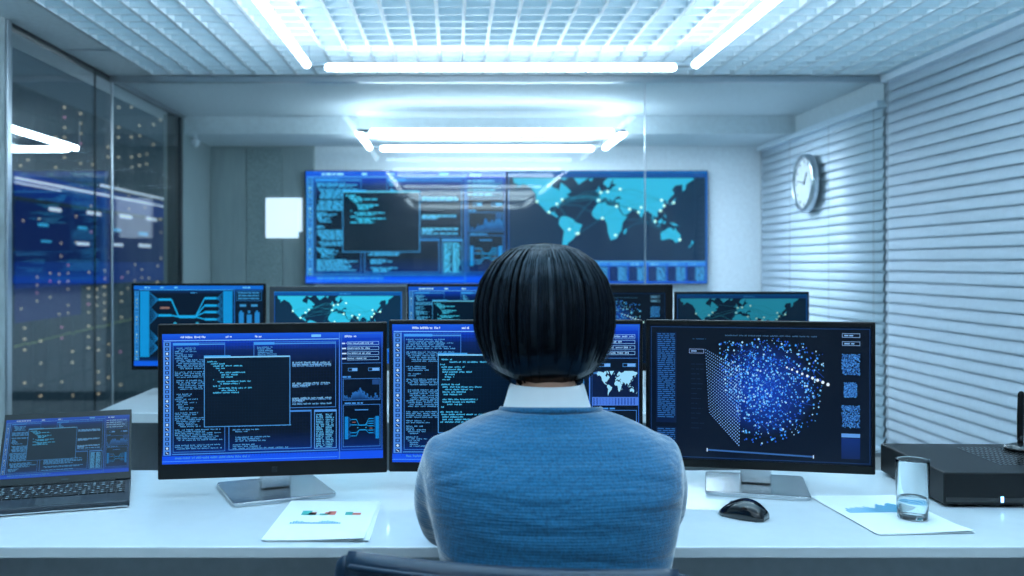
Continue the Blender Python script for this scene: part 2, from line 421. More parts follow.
def ui_code(s, fine=True, main=(2.95, 1.6, 9.15, 6.5), tx=TX, kind='diagram', panels=True, cymain=CY):
    s.bg(); s.L = 1
    s.grid(.6, .5, 12.7, 8.6, .22, (3, 24, 66))
    s.rect(0, 0, 16, .42, (20, 90, 225), (16, 70, 205)); s.rect(0, 8.45, 16, 9, (14, 80, 235), (14, 80, 235))
    s.L = 2
    s.rect(.1, .44, 12.7, .5, (110, 180, 255))
    for a, b in ((1.3, 3.1), (4.5, 4.95), (6.6, 7.1)): s.row(a, b, .16, .15, (205, 230, 255), fine)
    s.rect(10.7, .14, 11.4, .32, (110, 190, 250)); s.rect(12.72, .02, 12.8, 8.98, (60, 120, 220))
    s.toolbar(.55, 8.4)
    s.rect(.7, 8.3, 12.65, 8.36, LB); s.row(.9, 6.2, 8.52, .15, LB, fine); s.rect(0, 8.8, 12.6, 8.83, (80, 160, 250))
    # file list panel
    s.frame(.75, .62, 4.45, 8.2, (50, 120, 210), .04, .0); s.rect(.75, .62, 2.6, .8, (60, 150, 240)); s.rect(2.6, .7, 4.45, .78, LB)
    s.code(.9, .95, 4.3, 8.0, .118, tx, fine)
    if panels:
        s.frame(6.5, .62, 12.5, 5.3, (60, 130, 215), .04); s.rect(6.5, .62, 8.0, .82, (60, 150, 240)); s.rect(8, .72, 12.5, .8, LB)
        s.L = 3
        s.code(6.7, .95, 8.2, 1.6, .12, tx, fine)
        for v, e in ((2.05, 12.1), (2.2, 12.2), (3.5, 12.1), (3.65, 10.6), (4.55, 12.2), (4.7, 10.2), (6.25 - .1, 12.1)):
            if v < 6: s.row(9.3, e, v, .12, (120, 185, 235), fine); s.row(9.3, e-.05, v+.11, .1, (90, 150, 215), fine)
        s.row(9.3, 12.2, 4.95, .13, (100, 170, 230), fine)
        s.L = 2
        s.frame(4.7, 5.45, 10.7, 8.15, (60, 130, 215), .05, .12)
        s.code(5.0, 6.3, 10.4, 8.0, .13, tx, fine)
        s.frame(10.9, 5.45, 12.55, 8.2, (80, 150, 230), .05, .16)
        for a in (11.05, 11.75):
            y = 5.75
            while y < 8.05: s.row(a, a+.5+s.r.uniform(0, .12), y, .09, (90, 180, 240), fine); y += .12
    s.L = 4
    a, b, c, d = main
    s.rect(a, b, c, d, (1, 18, 38), (1, 13, 30)); s.L = 5
    s.frame(a, b, c, d, (70, 150, 225), .05); s.rect(a, b, c, b+.1, (120, 195, 245)); s.rect(a, b-.08, a+1.9, b+.05, (60, 160, 240))
    s.grid(a+.1, b+.2, c-.1, d-.1, .22, (5, 30, 62), .01)
    s.L = 6
    rows = [(.1, .9), (.35, 1.3), (.5, 2.6), (.7, 1.4), (.9, 1.0), (1.0, 2.8), (1.1, 2.3), (1.1, 1.9), (.5, .6), (.8, 3.2), (1.0, 2.4), (.5, 1.0), (.9, 3.3), (1.1, 2.2), (.5, 2.4)]
    if cymain == 'long': rows = [(.05, .5), (.4, 2.2), (0, .2), (.05, 1.1), (.1, .9), (.1, 1.4), (.2, .7), (.2, .6), (.1, .4), (0, 0), (.05, .9), (.1, 1.8), (.2, 1.4), (.1, 1.1), (.15, .9), (0, 0), (.1, 1.6), (.1, 1.5), (.3, 1.0), (.05, .2), (0, 0), (0, .9), (.05, 2.7), (.1, 1.0), (.1, 1.7), (0, 1.2)]
    k = (c-a)/6.2
    for i, (x0, x1) in enumerate(rows):
        if x1 > x0: s.row(a+.15+x0*k, a+.15+x1*k, b+.3+i*.155*(d-b)/4.9, .1, CY, fine)
    s.L = 2
    side_panel(s, 12.9, 15.95, fine, kind)

def ui_map(s, rich=True):
    s.rect(0, 0, 16, 7.2, (10, 34, 62), (12, 36, 70)); s.rect(0, 7.2, 16, 9, (14, 70, 190), (16, 90, 225))
    s.L = 1; s.grid(.4, .6, 4.2, 7, .18, (20, 58, 92)); s.grid(13.2, .6, 15.8, 7, .18, (20, 62, 100))
    s.rect(0, 0, 16, .5, (12, 70, 150)); s.rect(0, 0, 16, .12, (24, 110, 190)); s.rect(.05, 0, .12, 9, (20, 80, 170)); s.rect(15.85, 0, 16, 9, (24, 90, 180))
    s.row(8.2, 9.6, .22, .14, LB, False)
    s.L = 2
    s.map(.35, .55, 15.0, 6.76, (48, 168, 218), cutn=66)
    s.L = 3
    s.rect(.3, 7.25, 15.8, 7.3, (120, 200, 250))
    for i, u in enumerate([.4+1.55*k for k in range(10)]):
        s.rect(u, 7.35, u+1.45, 7.6, (40, 120, 220)); s.rect(u, 7.65, u+1.45, 8.85, (6, 34, 96)); s.row(u+.2, u+.8, 7.42, .1, (160, 220, 255), False)
        s.L = 4
        for k in range(10): s.row(u+.65+.1*(k % 2), u+1.4, 7.72+.11*k, .08, (70, 150, 225), False)
        s.L = 3

def ui_cube(s):
    s.rect(0, 0, 16, 9, (2, 9, 24), (2, 12, 34)); s.L = 1
    X = lambda x, y: ((x/2.88+640-651)/220*16, (y/2.88+280-(325+(x/749)*2.5))/139*9)   # picture plane of the display
    s.frame(.1, .12, 15.9, 8.9, (16, 50, 100), .05)
    s.rect(.5, .5, 2.0, 6.6, (5, 24, 62)); s.rect(.5, 6.9, 2.0, 8.6, (5, 24, 62))
    s.L = 2
    for k in range(44):
        if .6+k*.13 < 6.5: s.row(.6, 1.9, .6+k*.13, .06, (40, 100, 170), False)
    for k in range(12): s.row(.6, 1.9, 7.0+k*.13, .06, (40, 100, 170), False)
    s.row(5.6, 12.2, .62, .09, (60, 100, 140), True); s.row(3.2, 4.2, .9, .06, (30, 70, 110), False)
    s.frame(2.95, 1.6, 4.05, 1.9, (120, 150, 200), .035); s.row(3.1, 3.6, 1.7, .09, (120, 160, 210), False)
    for k in range(14): s.row(3.1, 3.1+s.r.uniform(.4, 1.0), 2.6+k*.33, .05, (14, 34, 62), False)
    for y in (.42, .95): s.frame(13.95, y, 15.2, y+.28, (120, 160, 210), .035); s.row(14.1, 14.8, y+.1, .09, (120, 170, 220), False)
    for a, b, c, d in ((13.9, 1.75, 15.2, 3.15), (14.05, 3.6, 15.0, 4.6), (13.9, 5.1, 15.2, 6.6)):
        for k in range(420):
            x, y = s.r.uniform(a, c-.06), s.r.uniform(b, d-.06); q = s.r.random(); s.rect(x, y, x+.07, y+.07, (int(20+60*q), int(60+100*q), int(130+110*q)))
    s.rect(13.9, 6.95, 15.2, 7.2, (90, 150, 225)); s.rect(13.9, 7.25, 15.2, 8.6, (12, 44, 116), (8, 30, 84))
    s.line((4.3, 8.35), (11.9, 8.55), (50, 100, 170), .1); s.rect(4.25, 8.24, 4.33, 8.46, (200, 225, 255)); s.rect(11.9, 8.44, 11.98, 8.66, (200, 225, 255))
    # soft blue heart of the cloud
    cx, cy = X(360, 320)
    s.L = 2
    for R, c0 in ((3.4, (5, 22, 70)),):
        n = 28
        for i in range(n):
            a, b = 2*PI*i/n, 2*PI*(i+1)/n
            s.poly([(cx, cy), (cx+R*1.15*math.cos(a), cy+R*.95*math.sin(a)), (cx+R*1.15*math.cos(b), cy+R*.95*math.sin(b))], [(16, 60, 178), (2, 10, 26), (2, 10, 26)])
    s.L = 3
    TL, TR, BR, BL = (197, 205), (300, 262), (293, 487), (208, 392)
    for i in range(23):
        for j in range(19):
            a, b = i/22, j/18
            x = (1-b)*((1-a)*TL[0]+a*BL[0])+b*((1-a)*TR[0]+a*BR[0]); y = (1-b)*((1-a)*TL[1]+a*BL[1])+b*((1-a)*TR[1]+a*BR[1])
            s.dot(*X(x, y), .036+.016*b, (120, 175, 245), 5)
    s.L = 4
    hull = [(235, 185), (330, 168), (400, 170), (500, 190), (540, 215), (530, 300), (515, 410), (440, 462), (350, 487), (305, 470), (290, 400), (235, 300)]
    def inside(x, y):
        r = False; j = len(hull)-1
        for i in range(len(hull)):
            if (hull[i][1] > y) != (hull[j][1] > y) and x < (hull[j][0]-hull[i][0])*(y-hull[i][1])/(hull[j][1]-hull[i][1])+hull[i][0]: r = not r
            j = i
        return r
    n = 0
    while n < 1150:
        x, y = s.r.uniform(230, 545), s.r.uniform(165, 490)
        if n % 2: x, y = s.r.gauss(350, 62), s.r.gauss(305, 62)
        if not inside(x, y): continue
        n += 1; d = math.hypot(x-360, y-310)/170
        if s.r.random() < .35: c = (30, 90, 215); r = s.r.uniform(.03, .07)
        else: q = s.r.random(); c = (int(50+130*q*q), int(130+90*q), 250); r = s.r.uniform(.03, .08)
        s.dot(*X(x, y), r, c, 6)
    s.L = 5
    for i in range(120):
        x, y = s.r.gauss(370, 60), s.r.gauss(310, 60)
        if inside(x, y): s.line(X(x, y), X(x+s.r.uniform(-40, 40), y+s.r.uniform(-30, 30)), (22, 66, 170), .03)
    for i in range(9): q = i/8; s.dot(*X(430+115*q, 255+48*q), .07+.05*q, (225, 240, 255), 8)

def ui_network(s):
    s.bg((14, 84, 205), (4, 18, 40), (10, 80, 220), .5, .9, 7.9); s.L = 1
    s.rect(0, 0, 16, .4, (16, 96, 210)); s.rect(0, 8.45, 16, 9, (12, 84, 225)); s.toolbar(.6, 8.4, (46, 130, 220), 20)
    for a, b in ((1.3, 2.0), (3.3, 3.8), (5.0, 5.5), (13.5, 14.4)): s.row(a, b, .14, .14, (140, 210, 255), False)
    s.rect(.65, .42, 12.3, .5, (60, 150, 240)); s.rect(12.4, .1, 12.48, 8.9, (40, 110, 210)); s.row(7, 7.8, .75, .1, LB, False)
    network(s, .75, .6, 12.2, 8.0)
    s.L = 2
    s.frame(12.7, .55, 15.8, 1.7, (40, 110, 190), .04)
    for k in range(3): s.row(12.9, 15.5, .72+k*.32, .16, (60, 130, 200), False)
    for k in range(2): s.rect(13.1+k*1.4, 2.1, 13.9+k*1.4, 2.35, (60, 130, 200))
    for k in range(3):
        s.rect(13.0+k*.98, 3.0+.25*(k % 2), 13.6+k*.98, 5.2, (36, 118, 200)); s.rect(13.15+k*.98, 2.8, 13.4+k*.98, 3.1, (36, 118, 200))
    s.frame(12.7, 5.6, 15.8, 8.2, (40, 110, 190), .04)
    for k in range(14): s.row(12.9, 14+s.r.uniform(0, 1.5), 5.8+k*.16, .08, (60, 140, 210), False)

# ------------------------------------------------------------------ room shell
XL, XR, YP, YB, ZC, YF = -2.263, 2.90, 6.25, 8.80, 2.50, -1.6
struct(obj('floor', B(((XL-.3, YF-.2, -.1), (XR+.2, YB+.2, 0))), M['floor']))
struct(obj('wall_back', B(((XL-.2, YF-.2, 0), (XR+.2, YF, 3.0))), M['white_wall']))
struct(obj('wall_front', B(((-1.30, YB, 0), (XR+.2, YB+.15, 2.9))), M['white_wall']))
# grey panelled stretch of the far wall
wf = struct(obj('wall_front.001', B(((XL-.15, YB, 0), (-1.30, YB+.15, 2.9))), M['grey_panel'], bevel=.002))
obj('wall_panel', B(((-1.925, YB-.012, .02), (-1.60, YB+.01, 2.33))), M['speck_panel'], wf, bevel=.003)
obj('wall_panel', B(((-1.59, YB-.012, .02), (-1.31, YB+.01, 2.33))), M['grey_panel'], wf, bevel=.003)
obj('wall_panel', B(((XL+.01, YB-.012, .02), (-1.935, YB+.01, 2.33))), M['grey_panel'], wf, bevel=.003)
struct(obj('wall_right', B(((XR, YF, 0), (XR+.15, YB, 2.9))), M['white_wall']))
struct(obj('wall_left', B(((XL-.25, YF, 0), (XL, 4.78, 2.9)),), M['concrete']))
struct(obj('wall_left.001', B(((XL-.15, 7.87, 0), (XL, YB, 2.9)),), M['grey_panel']))
struct(obj('trim_1', B(((XL-.12, 4.78, 0), (XL+.012, 4.83, ZC))), M['metal'], bevel=.004))
struct(obj('trim_2', B(((XL-.1, 7.80, 0), (XL+.01, 7.87, 2.5))), M['darkmetal'], bevel=.004))
# ceilings
ce = struct(obj('ceiling', B(((XL-.25, YF, ZC), (-1.98, YP, ZC+.04)), ((-1.98, YF, 2.86), (XR, YP, 2.9)), ((-2.0, YF, ZC+.04), (-1.98, YP, 2.86)), ((-1.98, YP-.03, ZC), (XR, YP+.02, 2.86))), M['plaster'], bevel=0))
obj('ceiling_seam', B(((XL+.01, 5.47, ZC-.003), (-1.985, 5.50, ZC+.001)),), M['metal'], ce)
bm = bmesh.new(); P = .135; hgt = .058; t = .0085
x = -1.98
while x < XR-.02: box(bm, (x-t, YF, ZC), (x+t, YP-.03, ZC+hgt)); x += P
y = YP-.05
while y > YF: box(bm, (-1.98, y-t, ZC+.0006), (XR-.03, y+t, ZC+hgt-.0006)); y -= P
obj('louver_grid', bm, M['louver'], ce)
struct(obj('ceiling.001', B(((XL-.25, YP+.02, ZC), (XR, YB, ZC+.05))), M['plaster']))
struct(obj('trim_3', B(((XL-.0, 7.95, 2.35), (XR, YB-.001, ZC-.001))), M['plaster'], bevel=.003))        # dropped beam at the far wall
struct(obj('trim_4', B(((2.845, YP+.05, 2.35), (XR-.001, 7.949, ZC-.001))), M['plaster'], bevel=.003))      # casing above the far blind
# glass partition
wp = struct(obj('window_1', B(((XL+.014, YP-.006, .02), (1.246, YP+.006, ZC-.045)), ((1.254, YP-.006, .02), (2.835, YP+.006, ZC-.045))), M['glass']))
obj('window_frame', B(((XL, YP-.022, ZC-.045), (2.85, YP+.022, ZC-.001))), M['metal'], wp, bevel=.003)
obj('window_frame', B(((XL+.001, YP-.012, .001), (XL+.014, YP+.012, ZC-.046))), M['metal'], wp, bevel=.004)
obj('window_frame', B(((XL, YP-.02, 0), (2.85, YP+.02, .03))), M['metal'], wp, bevel=.003)
obj('glass_joint', B(((1.247, YP-.007, .03), (1.253, YP+.007, ZC-.046))), M['metal'], wp)
# left window wall
wg = struct(obj('window_2', B(((XL-.012, 4.83, .05), (XL-.001, 5.985, ZC-.02)), ((XL-.012, 5.991, .05), (XL-.001, 7.80, ZC-.02))), M['wglass']))
obj('window_frame', B(((XL-.05, 4.83, ZC-.02), (XL-.0005, 7.80, ZC))), M['darkmetal'], wg, bevel=.003)
obj('window_frame', B(((XL-.05, 4.83, 0), (XL-.0005, 7.80, .05))), M['darkmetal'], wg, bevel=.003)
obj('glass_joint', B(((XL-.0125, 5.985, .05), (XL-.0005, 5.991, ZC-.02))), M['darkmetal'], wg)
o = obj('window_trim', B(((XL-.01, YP+.03, ZC-.03), (XL+.012, 7.95, ZC-.001))), M['metal'], wg)
struct(obj('baseboard_front', B(((XL+.001, YB-.025, 0), (XR-.001, YB-.0125, .08))), M['darkmetal']))

# ------------------------------------------------------------------ blinds
def blind(name, y0, y1, ztop, label, X=2.835):
    t_ = thing(name, label, 'blind', (X, y0, 0), 0)
    bm = bmesh.new(); pitch = .0685; wd = .076; ang = math.radians(76); th = .0025
    L = y1-y0; z = ztop-.075; n = 9
    while z > .06:
        prof = []
        for i in range(n+1):
            s_ = -1+2*i/n; d = s_*wd/2; c = .006*(1-s_*s_)
            prof.append((-(d*math.cos(ang))*1-c*math.sin(ang), z+d*math.sin(ang)*-1+c*math.cos(ang)*-1))
        top = [(a-th*math.sin(ang), b-th*math.cos(ang)) for a, b in prof]
        loop = prof+top[::-1]
        r0 = [bm.verts.new((a, 0, b)) for a, b in loop]; r1 = [bm.verts.new((a, L, b)) for a, b in loop]
        m_ = len(loop)
        bm.faces.new(r0); bm.faces.new(r1[::-1])
        for i in range(m_): bm.faces.new((r0[i], r0[(i+1) % m_], r1[(i+1) % m_], r1[i]))
        z -= pitch
    o = obj('slats', bm, M['blind'], t_)
    for f in o.data.polygons: f.use_smooth = len(f.vertices) == 4
    obj('headrail', B(((-.05, 0, ztop-.05), (.025, L, ztop-.004))), M['blind'], t_, bevel=.004)
    obj('bottom_rail', B(((-.03, 0, .015), (.02, L, .045))), M['blind'], t_, bevel=.004)
    for q in (.06, L*.33, L*.66, L-.1):
        obj('ladder_cord', B(((-.0445, q, .04), (-.0425, q+.004, ztop-.05))), M['cord'], t_)
    return t_
blind('venetian_blind', .2, YP-.024, ZC-.002, 'long pale venetian blind covering the window wall on this side of the glass partition')
blind('venetian_blind', YP+.024, YB-.03, 2.349, 'pale venetian blind beyond the glass partition with the wall clock on it')

# wall clock
ck = thing('wall_clock', 'round silver rimmed wall clock hanging on the far blind', 'clock', (2.775, 7.48, 1.27+80*7.48/950), 0)
CM = Matrix.Rotation(-PI/2, 4, 'Y')
bm = bmesh.new(); lathe(bm, [(.196, .012), (.196, -.012), (.222, -.012), (.228, .0), (.228, .03), (.222, .044), (.205, .05), (.198, .046), (.1955, .03), (.196, .0125)], 48, M=CM, cap=False)
bm2 = bmesh.new(); lathe(bm2, [(.196, .018), (.196, .024)], 48, M=CM)
obj('rim', bm, M['metal'], ck, smooth=True)
fc = obj('dial', bm2, M['clockface'], ck)
for i in range(12):
    a = i*PI/6; R_ = Matrix.Rotation(a, 4, 'X')
    obj('hour_marking', B(((-.0275, -.004, .155), (-.0246, .004, .182), R_)), M['darkmetal'], fc)
obj('hour_hand', B(((-.030, -.005, -.02), (-.0276, .005, .10), Matrix.Rotation(math.radians(35), 4, 'X'))), M['bezel'], ck)
obj('minute_hand', B(((-.033, -.0035, -.03), (-.0305, .0035, .15), Matrix.Rotation(math.radians(-80), 4, 'X'))), M['bezel'], ck)

# ------------------------------------------------------------------ ring lamps
def bar_frame(name, label, x0, x1, y0, y1, z, w=.044, h=.035, drop=None, group=None):
    t_ = thing(name, label, 'ceiling lamp', ((x0+x1)/2, (y0+y1)/2, z), 0, group)
    a, b = (x1-x0)/2, (y1-y0)/2; g = .11
    for s_ in (-1, 1):
        bm = bmesh.new(); tube(bm, [(-a+g, s_*b, 0), (a-g, s_*b, 0)], w/2, 12); obj('lamp_tube', bm, M['lamp'], t_, smooth=True)
        bm = bmesh.new(); tube(bm, [(s_*a, -b+.08, 0), (s_*a, b-.08, 0)], w/2, 12); obj('lamp_tube', bm, M['lamp'], t_, smooth=True)
    for sx in (-1, 1):
        for sy in (-1, 1):
            bm = bmesh.new(); tube(bm, [(sx*(a-g+.02), sy*b, .012), (sx*(a-.02), sy*b, .012), (sx*a, sy*(b-.02), .012), (sx*a, sy*(b-.06), .012)], .014, 8)
            obj('corner_joint', bm, M['metal'], t_, smooth=True)
            obj('hanger', B(((sx*a-.003, sy*b-.003, .012), (sx*a+.003, sy*b+.003, (drop or .06)))), M['metal'], t_)
    return t_
bar_frame('ring_lamp', 'big glowing rectangular ring lamp under the louvered ceiling', -.828, 1.345, 2.3, 5.39, 2.38, drop=.13)
bar_frame('ring_lamp', 'glowing rectangular ring lamp hanging beyond the glass partition', -.74, 1.30, 7.25, 8.30, 2.30 - .03, w=.05, drop=ZC-2.27 if False else .075)

bar_frame('ring_lamp', 'glowing rectangular ring lamp over the empty floor behind the office chair', -.828, 1.345, -1.3, 1.2, 2.38, drop=.13)
wl_ = thing('reflection_patch', 'added glowing square standing in for a reflection on the grey wall beside the video wall', 'reflection patch', ((284-455)*8.75/950, YB-.02, EYE+(263-238)*8.75/950))  # added glowing panel in place of a bright rectangular reflection
obj('patch_glow', B(((-.17, -.03, .0), (.13, -.012, .37)), ((.13, -.03, .06), (.165, -.012, .37))), mat('reflection_glow', (225, 238, 250), .5, emit=(215, 232, 250), estr=.95), wl_, bevel=.004)
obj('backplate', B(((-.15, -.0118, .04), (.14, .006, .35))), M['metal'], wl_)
dc = thing('dome_camera', 'small white dome camera hanging in the corner under the dropped beam', 'security camera', (-2.19, 8.02, 2.285))
bm = bmesh.new(); lathe(bm, [(.01, -.035), (.024, -.026), (.032, -.010), (.035, .005), (.035, .02), (.03, .022)], 24); obj('dome', bm, M['white_wall'], dc, smooth=True)
obj('bracket', B(((-.01, -.01, .021), (.01, .01, .0655))), M['white_wall'], dc)

# ------------------------------------------------------------------ desks
dk = thing('desk', 'long white desk with a thin top in front of the seated person', 'desk', (.1, 2.0, 0))
DX0, DX1, DY0, DY1 = -1.45, 1.75, 1.74-2.0, 2.385-2.0
obj('desktop', B(((DX0, DY0, .729), (DX1, DY1, .75))), M['desk'], dk, bevel=.0025)
obj('modesty_panel', B(((DX0+.04, DY1-.06, .25), (DX1-.04, DY1-.04, .7285))), M['deskpanel'], dk, bevel=.002)
for s_ in (DX0+.04, DX1-.08):
    obj('leg', B(((s_, DY0+.04, 0), (s_+.04, DY1-.02, .7285))), M['deskpanel'], dk, bevel=.003)
dk2 = thing('desk', 'white desk standing behind the front row of monitors', 'desk', (.08, 3.62, 0))
obj('desktop', B(((-1.335, -.33, .715), (1.30, .33, .75))), M['desk'], dk2, bevel=.003)
obj('modesty_panel', B(((-1.28, .22, .25), (1.25, .24, .7145))), M['deskpanel'], dk2)
for s_ in (-1.32, 1.245):
    obj('leg', B(((s_, -.28, 0), (s_+.04, .3, .7145))), M['deskpanel'], dk2, bevel=.003)

# ------------------------------------------------------------------ monitors
def monitor(label, X, Y, W, H, bez, yaw, zb, ui, group=None, base_yaw=0, base_loc=None, deskz=.75, base=(.225, .205), frame=None, seed=1, boost=1.0, fine=True, rear=None, roll=0):
    """W,H outer size; bez = (side, top, bottom); display faces -Y"""
    t_ = thing('monitor', label, 'monitor', (X, Y, deskz), math.radians(yaw), group)
    fm = frame or M['bezel']; z0 = zb-deskz; th = .014
    sd, tp, bt = bez
    hs = obj('housing', B(((-W/2, 0, z0), (W/2, th, z0+H)),), fm, t_, bevel=.003)
    bm = bmesh.new(); box(bm, (-W*.28, th, z0+H*.2), (W*.28, th+.03, z0+H*.75)); obj('rear_cover', bm, fm, t_, bevel=.012)
    rim = obj('bezel', B(((-W/2+.002, -.0025, z0+.002), (-W/2+sd, .0005, z0+H-.002)), ((W/2-sd, -.0025, z0+.002), (W/2-.002, .0005, z0+H-.002)),
                   ((-W/2+sd, -.0025, z0+H-tp), (W/2-sd, .0005, z0+H-.002)), ((-W/2+sd, -.0025, z0+.002), (W/2-sd, .0005, z0+bt))), fm, t_)
    s = Scr(W-2*sd, H-tp-bt, seed, boost)
    ui(s)
    sc = s.done('screen', M['screen'], t_); sc.location = (0, -.0006, z0+bt)
    # stand: swivelled against the display
    st = Matrix.Rotation(math.radians(base_yaw-yaw), 4, 'Z')
    bx, by = (0, .075) if base_loc is None else base_loc
    T = Matrix.Translation((bx, by, 0)) @ st
    bm = bmesh.new(); w2, d2 = base[0]/2, base[1]/2; c = .014
    pts = []
    for cx, cy, a0 in ((w2-c, d2-c, 0), (-w2+c, d2-c, 90), (-w2+c, -d2+c, 180), (w2-c, -d2+c, 270)):
        for k in range(5): a = math.radians(a0+k*22.5); pts.append((cx+c*math.cos(a), cy+c*math.sin(a)))
    prism(bm, pts, .0005, .010, T)
    obj('base', bm, M['silver'], t_, bevel=.002)
    bm = bmesh.new(); box(bm, (-.034, -.012, .0105), (.034, .012, z0+H*.5), T)
    nk = obj('stand_neck', bm, M['silver'], t_, bevel=.004)
    bm = bmesh.new(); box(bm, (-.05, th+.025, z0+H*.36), (.05, by-.002, z0+H*.62)); obj('mount', bm, fm, t_, bevel=.003)
    return t_, hs

front = 'monitors on the front desk'; rear = 'monitors on the desk behind'
a, hs = monitor('black framed monitor showing overlapping code windows, beside the laptop', -.402, 2.115, .502, .341, (.0095, .0215, .034), 8.6, .795, lambda s: ui_code(s), front, 24, (.0, .045), seed=3, base=(.228, .215))
obj('badge', B(((-.006, -.0035, .045+.010), (.006, -.0024, .045+.022)),), M['darkmetal'], a)
monitor('wide black monitor with code windows, partly hidden behind the seated person', .138, 2.15, .575, .344, (.0075, .0095, .0225), 0, .797, lambda s: ui_code(s, main=(2.95, 1.95, 12.4, 7.1), kind='map', panels=False, cymain='long'), front, 0, seed=5)
monitor('black monitor showing a cube shaped cloud of blue dots, beside the black box', .686, 2.15, .498, .338, (.0085, .011, .020), -11.7, .801, ui_cube, front, -15, (0, .052), seed=8, base=(.225, .215))
Y2 = 3.62
def px(x, y, Y): return ((x-455)*Y/950, EYE-(y-263)*Y/950)
def rear_mon(x0, x1, ytop, ybot, ui, label, bez, seed, frame=None, yaw=0, boost=1.0):
    W = (x1-x0)*Y2/950; zt = px(0, ytop, Y2)[1]; zb = px(0, ybot, Y2)[1]
    monitor(label, ((x0+x1)/2-455)*Y2/950, Y2, W, zt-zb, bez, yaw, zb, ui, rear, yaw, seed=seed, frame=frame, boost=tuple(boost*q for q in (.8, 1.2, 1)))
rear_mon(131.3, 265.8, 283.3, 370, ui_network, 'monitor with a cyan branching flow diagram, at the window end of the second desk', (.010, .009, .016), 11)
rear_mon(269.3, 406.6, 286.3, 371, lambda s: ui_map(s), 'dark framed monitor with a bright world map, beside the flow diagram monitor', (.018, .02, .03), 12, M['greybezel'], boost=1.15)
rear_mon(406.9, 539, 284, 370, lambda s: ui_code(s, fine=False), 'thin framed monitor on the second desk with code windows, beside the head', (.006, .010, .018), 13, boost=.85)
rear_mon(541, 673.0, 284.5, 371, ui_cube, 'thick framed monitor on the second desk with a blue dot cloud', (.028, .030, .03), 14, M['bezel'], boost=.8)
rear_mon(674.6, 809.3, 291.6, 371, lambda s: ui_map(s), 'dim dark monitor with a dull world map, beside the blinds on the second desk', (.008, .010, .02), 15, boost=.42)

# ------------------------------------------------------------------ video wall
def wall_screen(x0, x1, label, ui, seed, boost):
    Yw = 8.72; X0, X1 = (x0-455)*Yw/950, (x1-455)*Yw/950; W = X1-X0; H = (284-170.5)*Yw/950; zb = EYE-(284-263)*Yw/950
    t_ = thing('wall_display', label, 'wall screen', ((X0+X1)/2, Yw, zb), 0, 'video wall panels')
    obj('housing', B(((-W/2, 0, 0), (W/2, .06, H))), M['bezel'], t_, bevel=.004)
    obj('wall_bracket', B(((-.3, .06, H*.3), (.3, .0795, H*.7))), M['darkmetal'], t_)
    s = Scr(W-.014, H-.014, seed, boost); ui(s); sc = s.done('screen', M['screen_wall'], t_); sc.location = (0, -.006, .007)
wall_screen(305, 506.4, 'large wall screen filled with blue code windows on the far wall', lambda s: ui_code(s, fine=False, tx=(80, 170, 240)), 21, (.6, 1.15, 1.0))
wall_screen(506.6, 708, 'large wall screen with a glowing cyan world map on the far wall', lambda s: ui_map(s), 22, (.8, 1.1, .95))

# ------------------------------------------------------------------ laptop
lp = thing('laptop', 'small dark laptop open on the white desk showing code windows', 'laptop', (-.894, 2.175, .75), math.radians(18))
Lw, Ld = .288, .208
obj('keyboard_base', B(((-Lw/2, -Ld, .002), (Lw/2, 0, .0155))), M['lapgrey'], lp, bevel=.003)
obj('front_lip', B(((-Lw/2+.004, -Ld-.0015, .0025), (Lw/2-.004, -Ld+.002, .0052))), M['silver'], lp)
bm = bmesh.new(); bmp = bmesh.new(); r4 = random.Random(4)
for r_ in range(6):
    yy = -.018-r_*.0185; n = 14; xx = -.134
    wk = .268/n
    cells = [1]*14 if r_ < 5 else [1, 1, 1, 1, 5, 1, 1, 1, 1, 1]
    if r_ in (2, 3): cells = [1.5]+[1]*11+[1.5]
    tot = sum(cells)
    for c_ in cells:
        wd = .268*c_/tot
        box(bm, (xx+.0012, yy-.0165, .0155), (xx+wd-.0012, yy-.0005, .0172))
        if c_ < 3: box(bmp, (xx+wd*.32, yy-.0125, .0172), (xx+wd*.6, yy-.0045, .01735))
        xx += wd
kb = obj('keyboard', bm, M['key'], lp); obj('key_letters', bmp, M['keyp'], kb)
obj('touchpad', B(((-.045, -.2, .0154), (.045, -.137, .0158))), M['greybezel'], lp)
obj('hinge', B(((-.11, -.003, .009), (.11, .006, .018))), M['bezel'], lp, bevel=.002)
TL_ = Matrix.Translation((0, .002, .0165)) @ Matrix.Rotation(math.radians(-47), 4, 'X')
bm = bmesh.new(); box(bm, (-Lw/2, .0005, 0), (Lw/2, .006, .205), TL_); ld = obj('lid', bm, M['lapgrey'], lp, bevel=.002)
bm = bmesh.new(); box(bm, (-Lw/2+.001, -.001, .001), (Lw/2-.001, .0008, .204), TL_); obj('lid_bezel', bm, M['bezel'], ld)
bm = bmesh.new(); box(bm, (-.008, -.0014, .006), (.008, -.0008, .011), TL_); obj('badge', bm, M['darkmetal'], ld)
s = Scr(.277, .168, 31, .5); ui_code(s, fine=False); sc = s.done('screen', M['screen'], lp)
sc.matrix_local = TL_ @ Matrix.Translation((0, -.0013, .019))

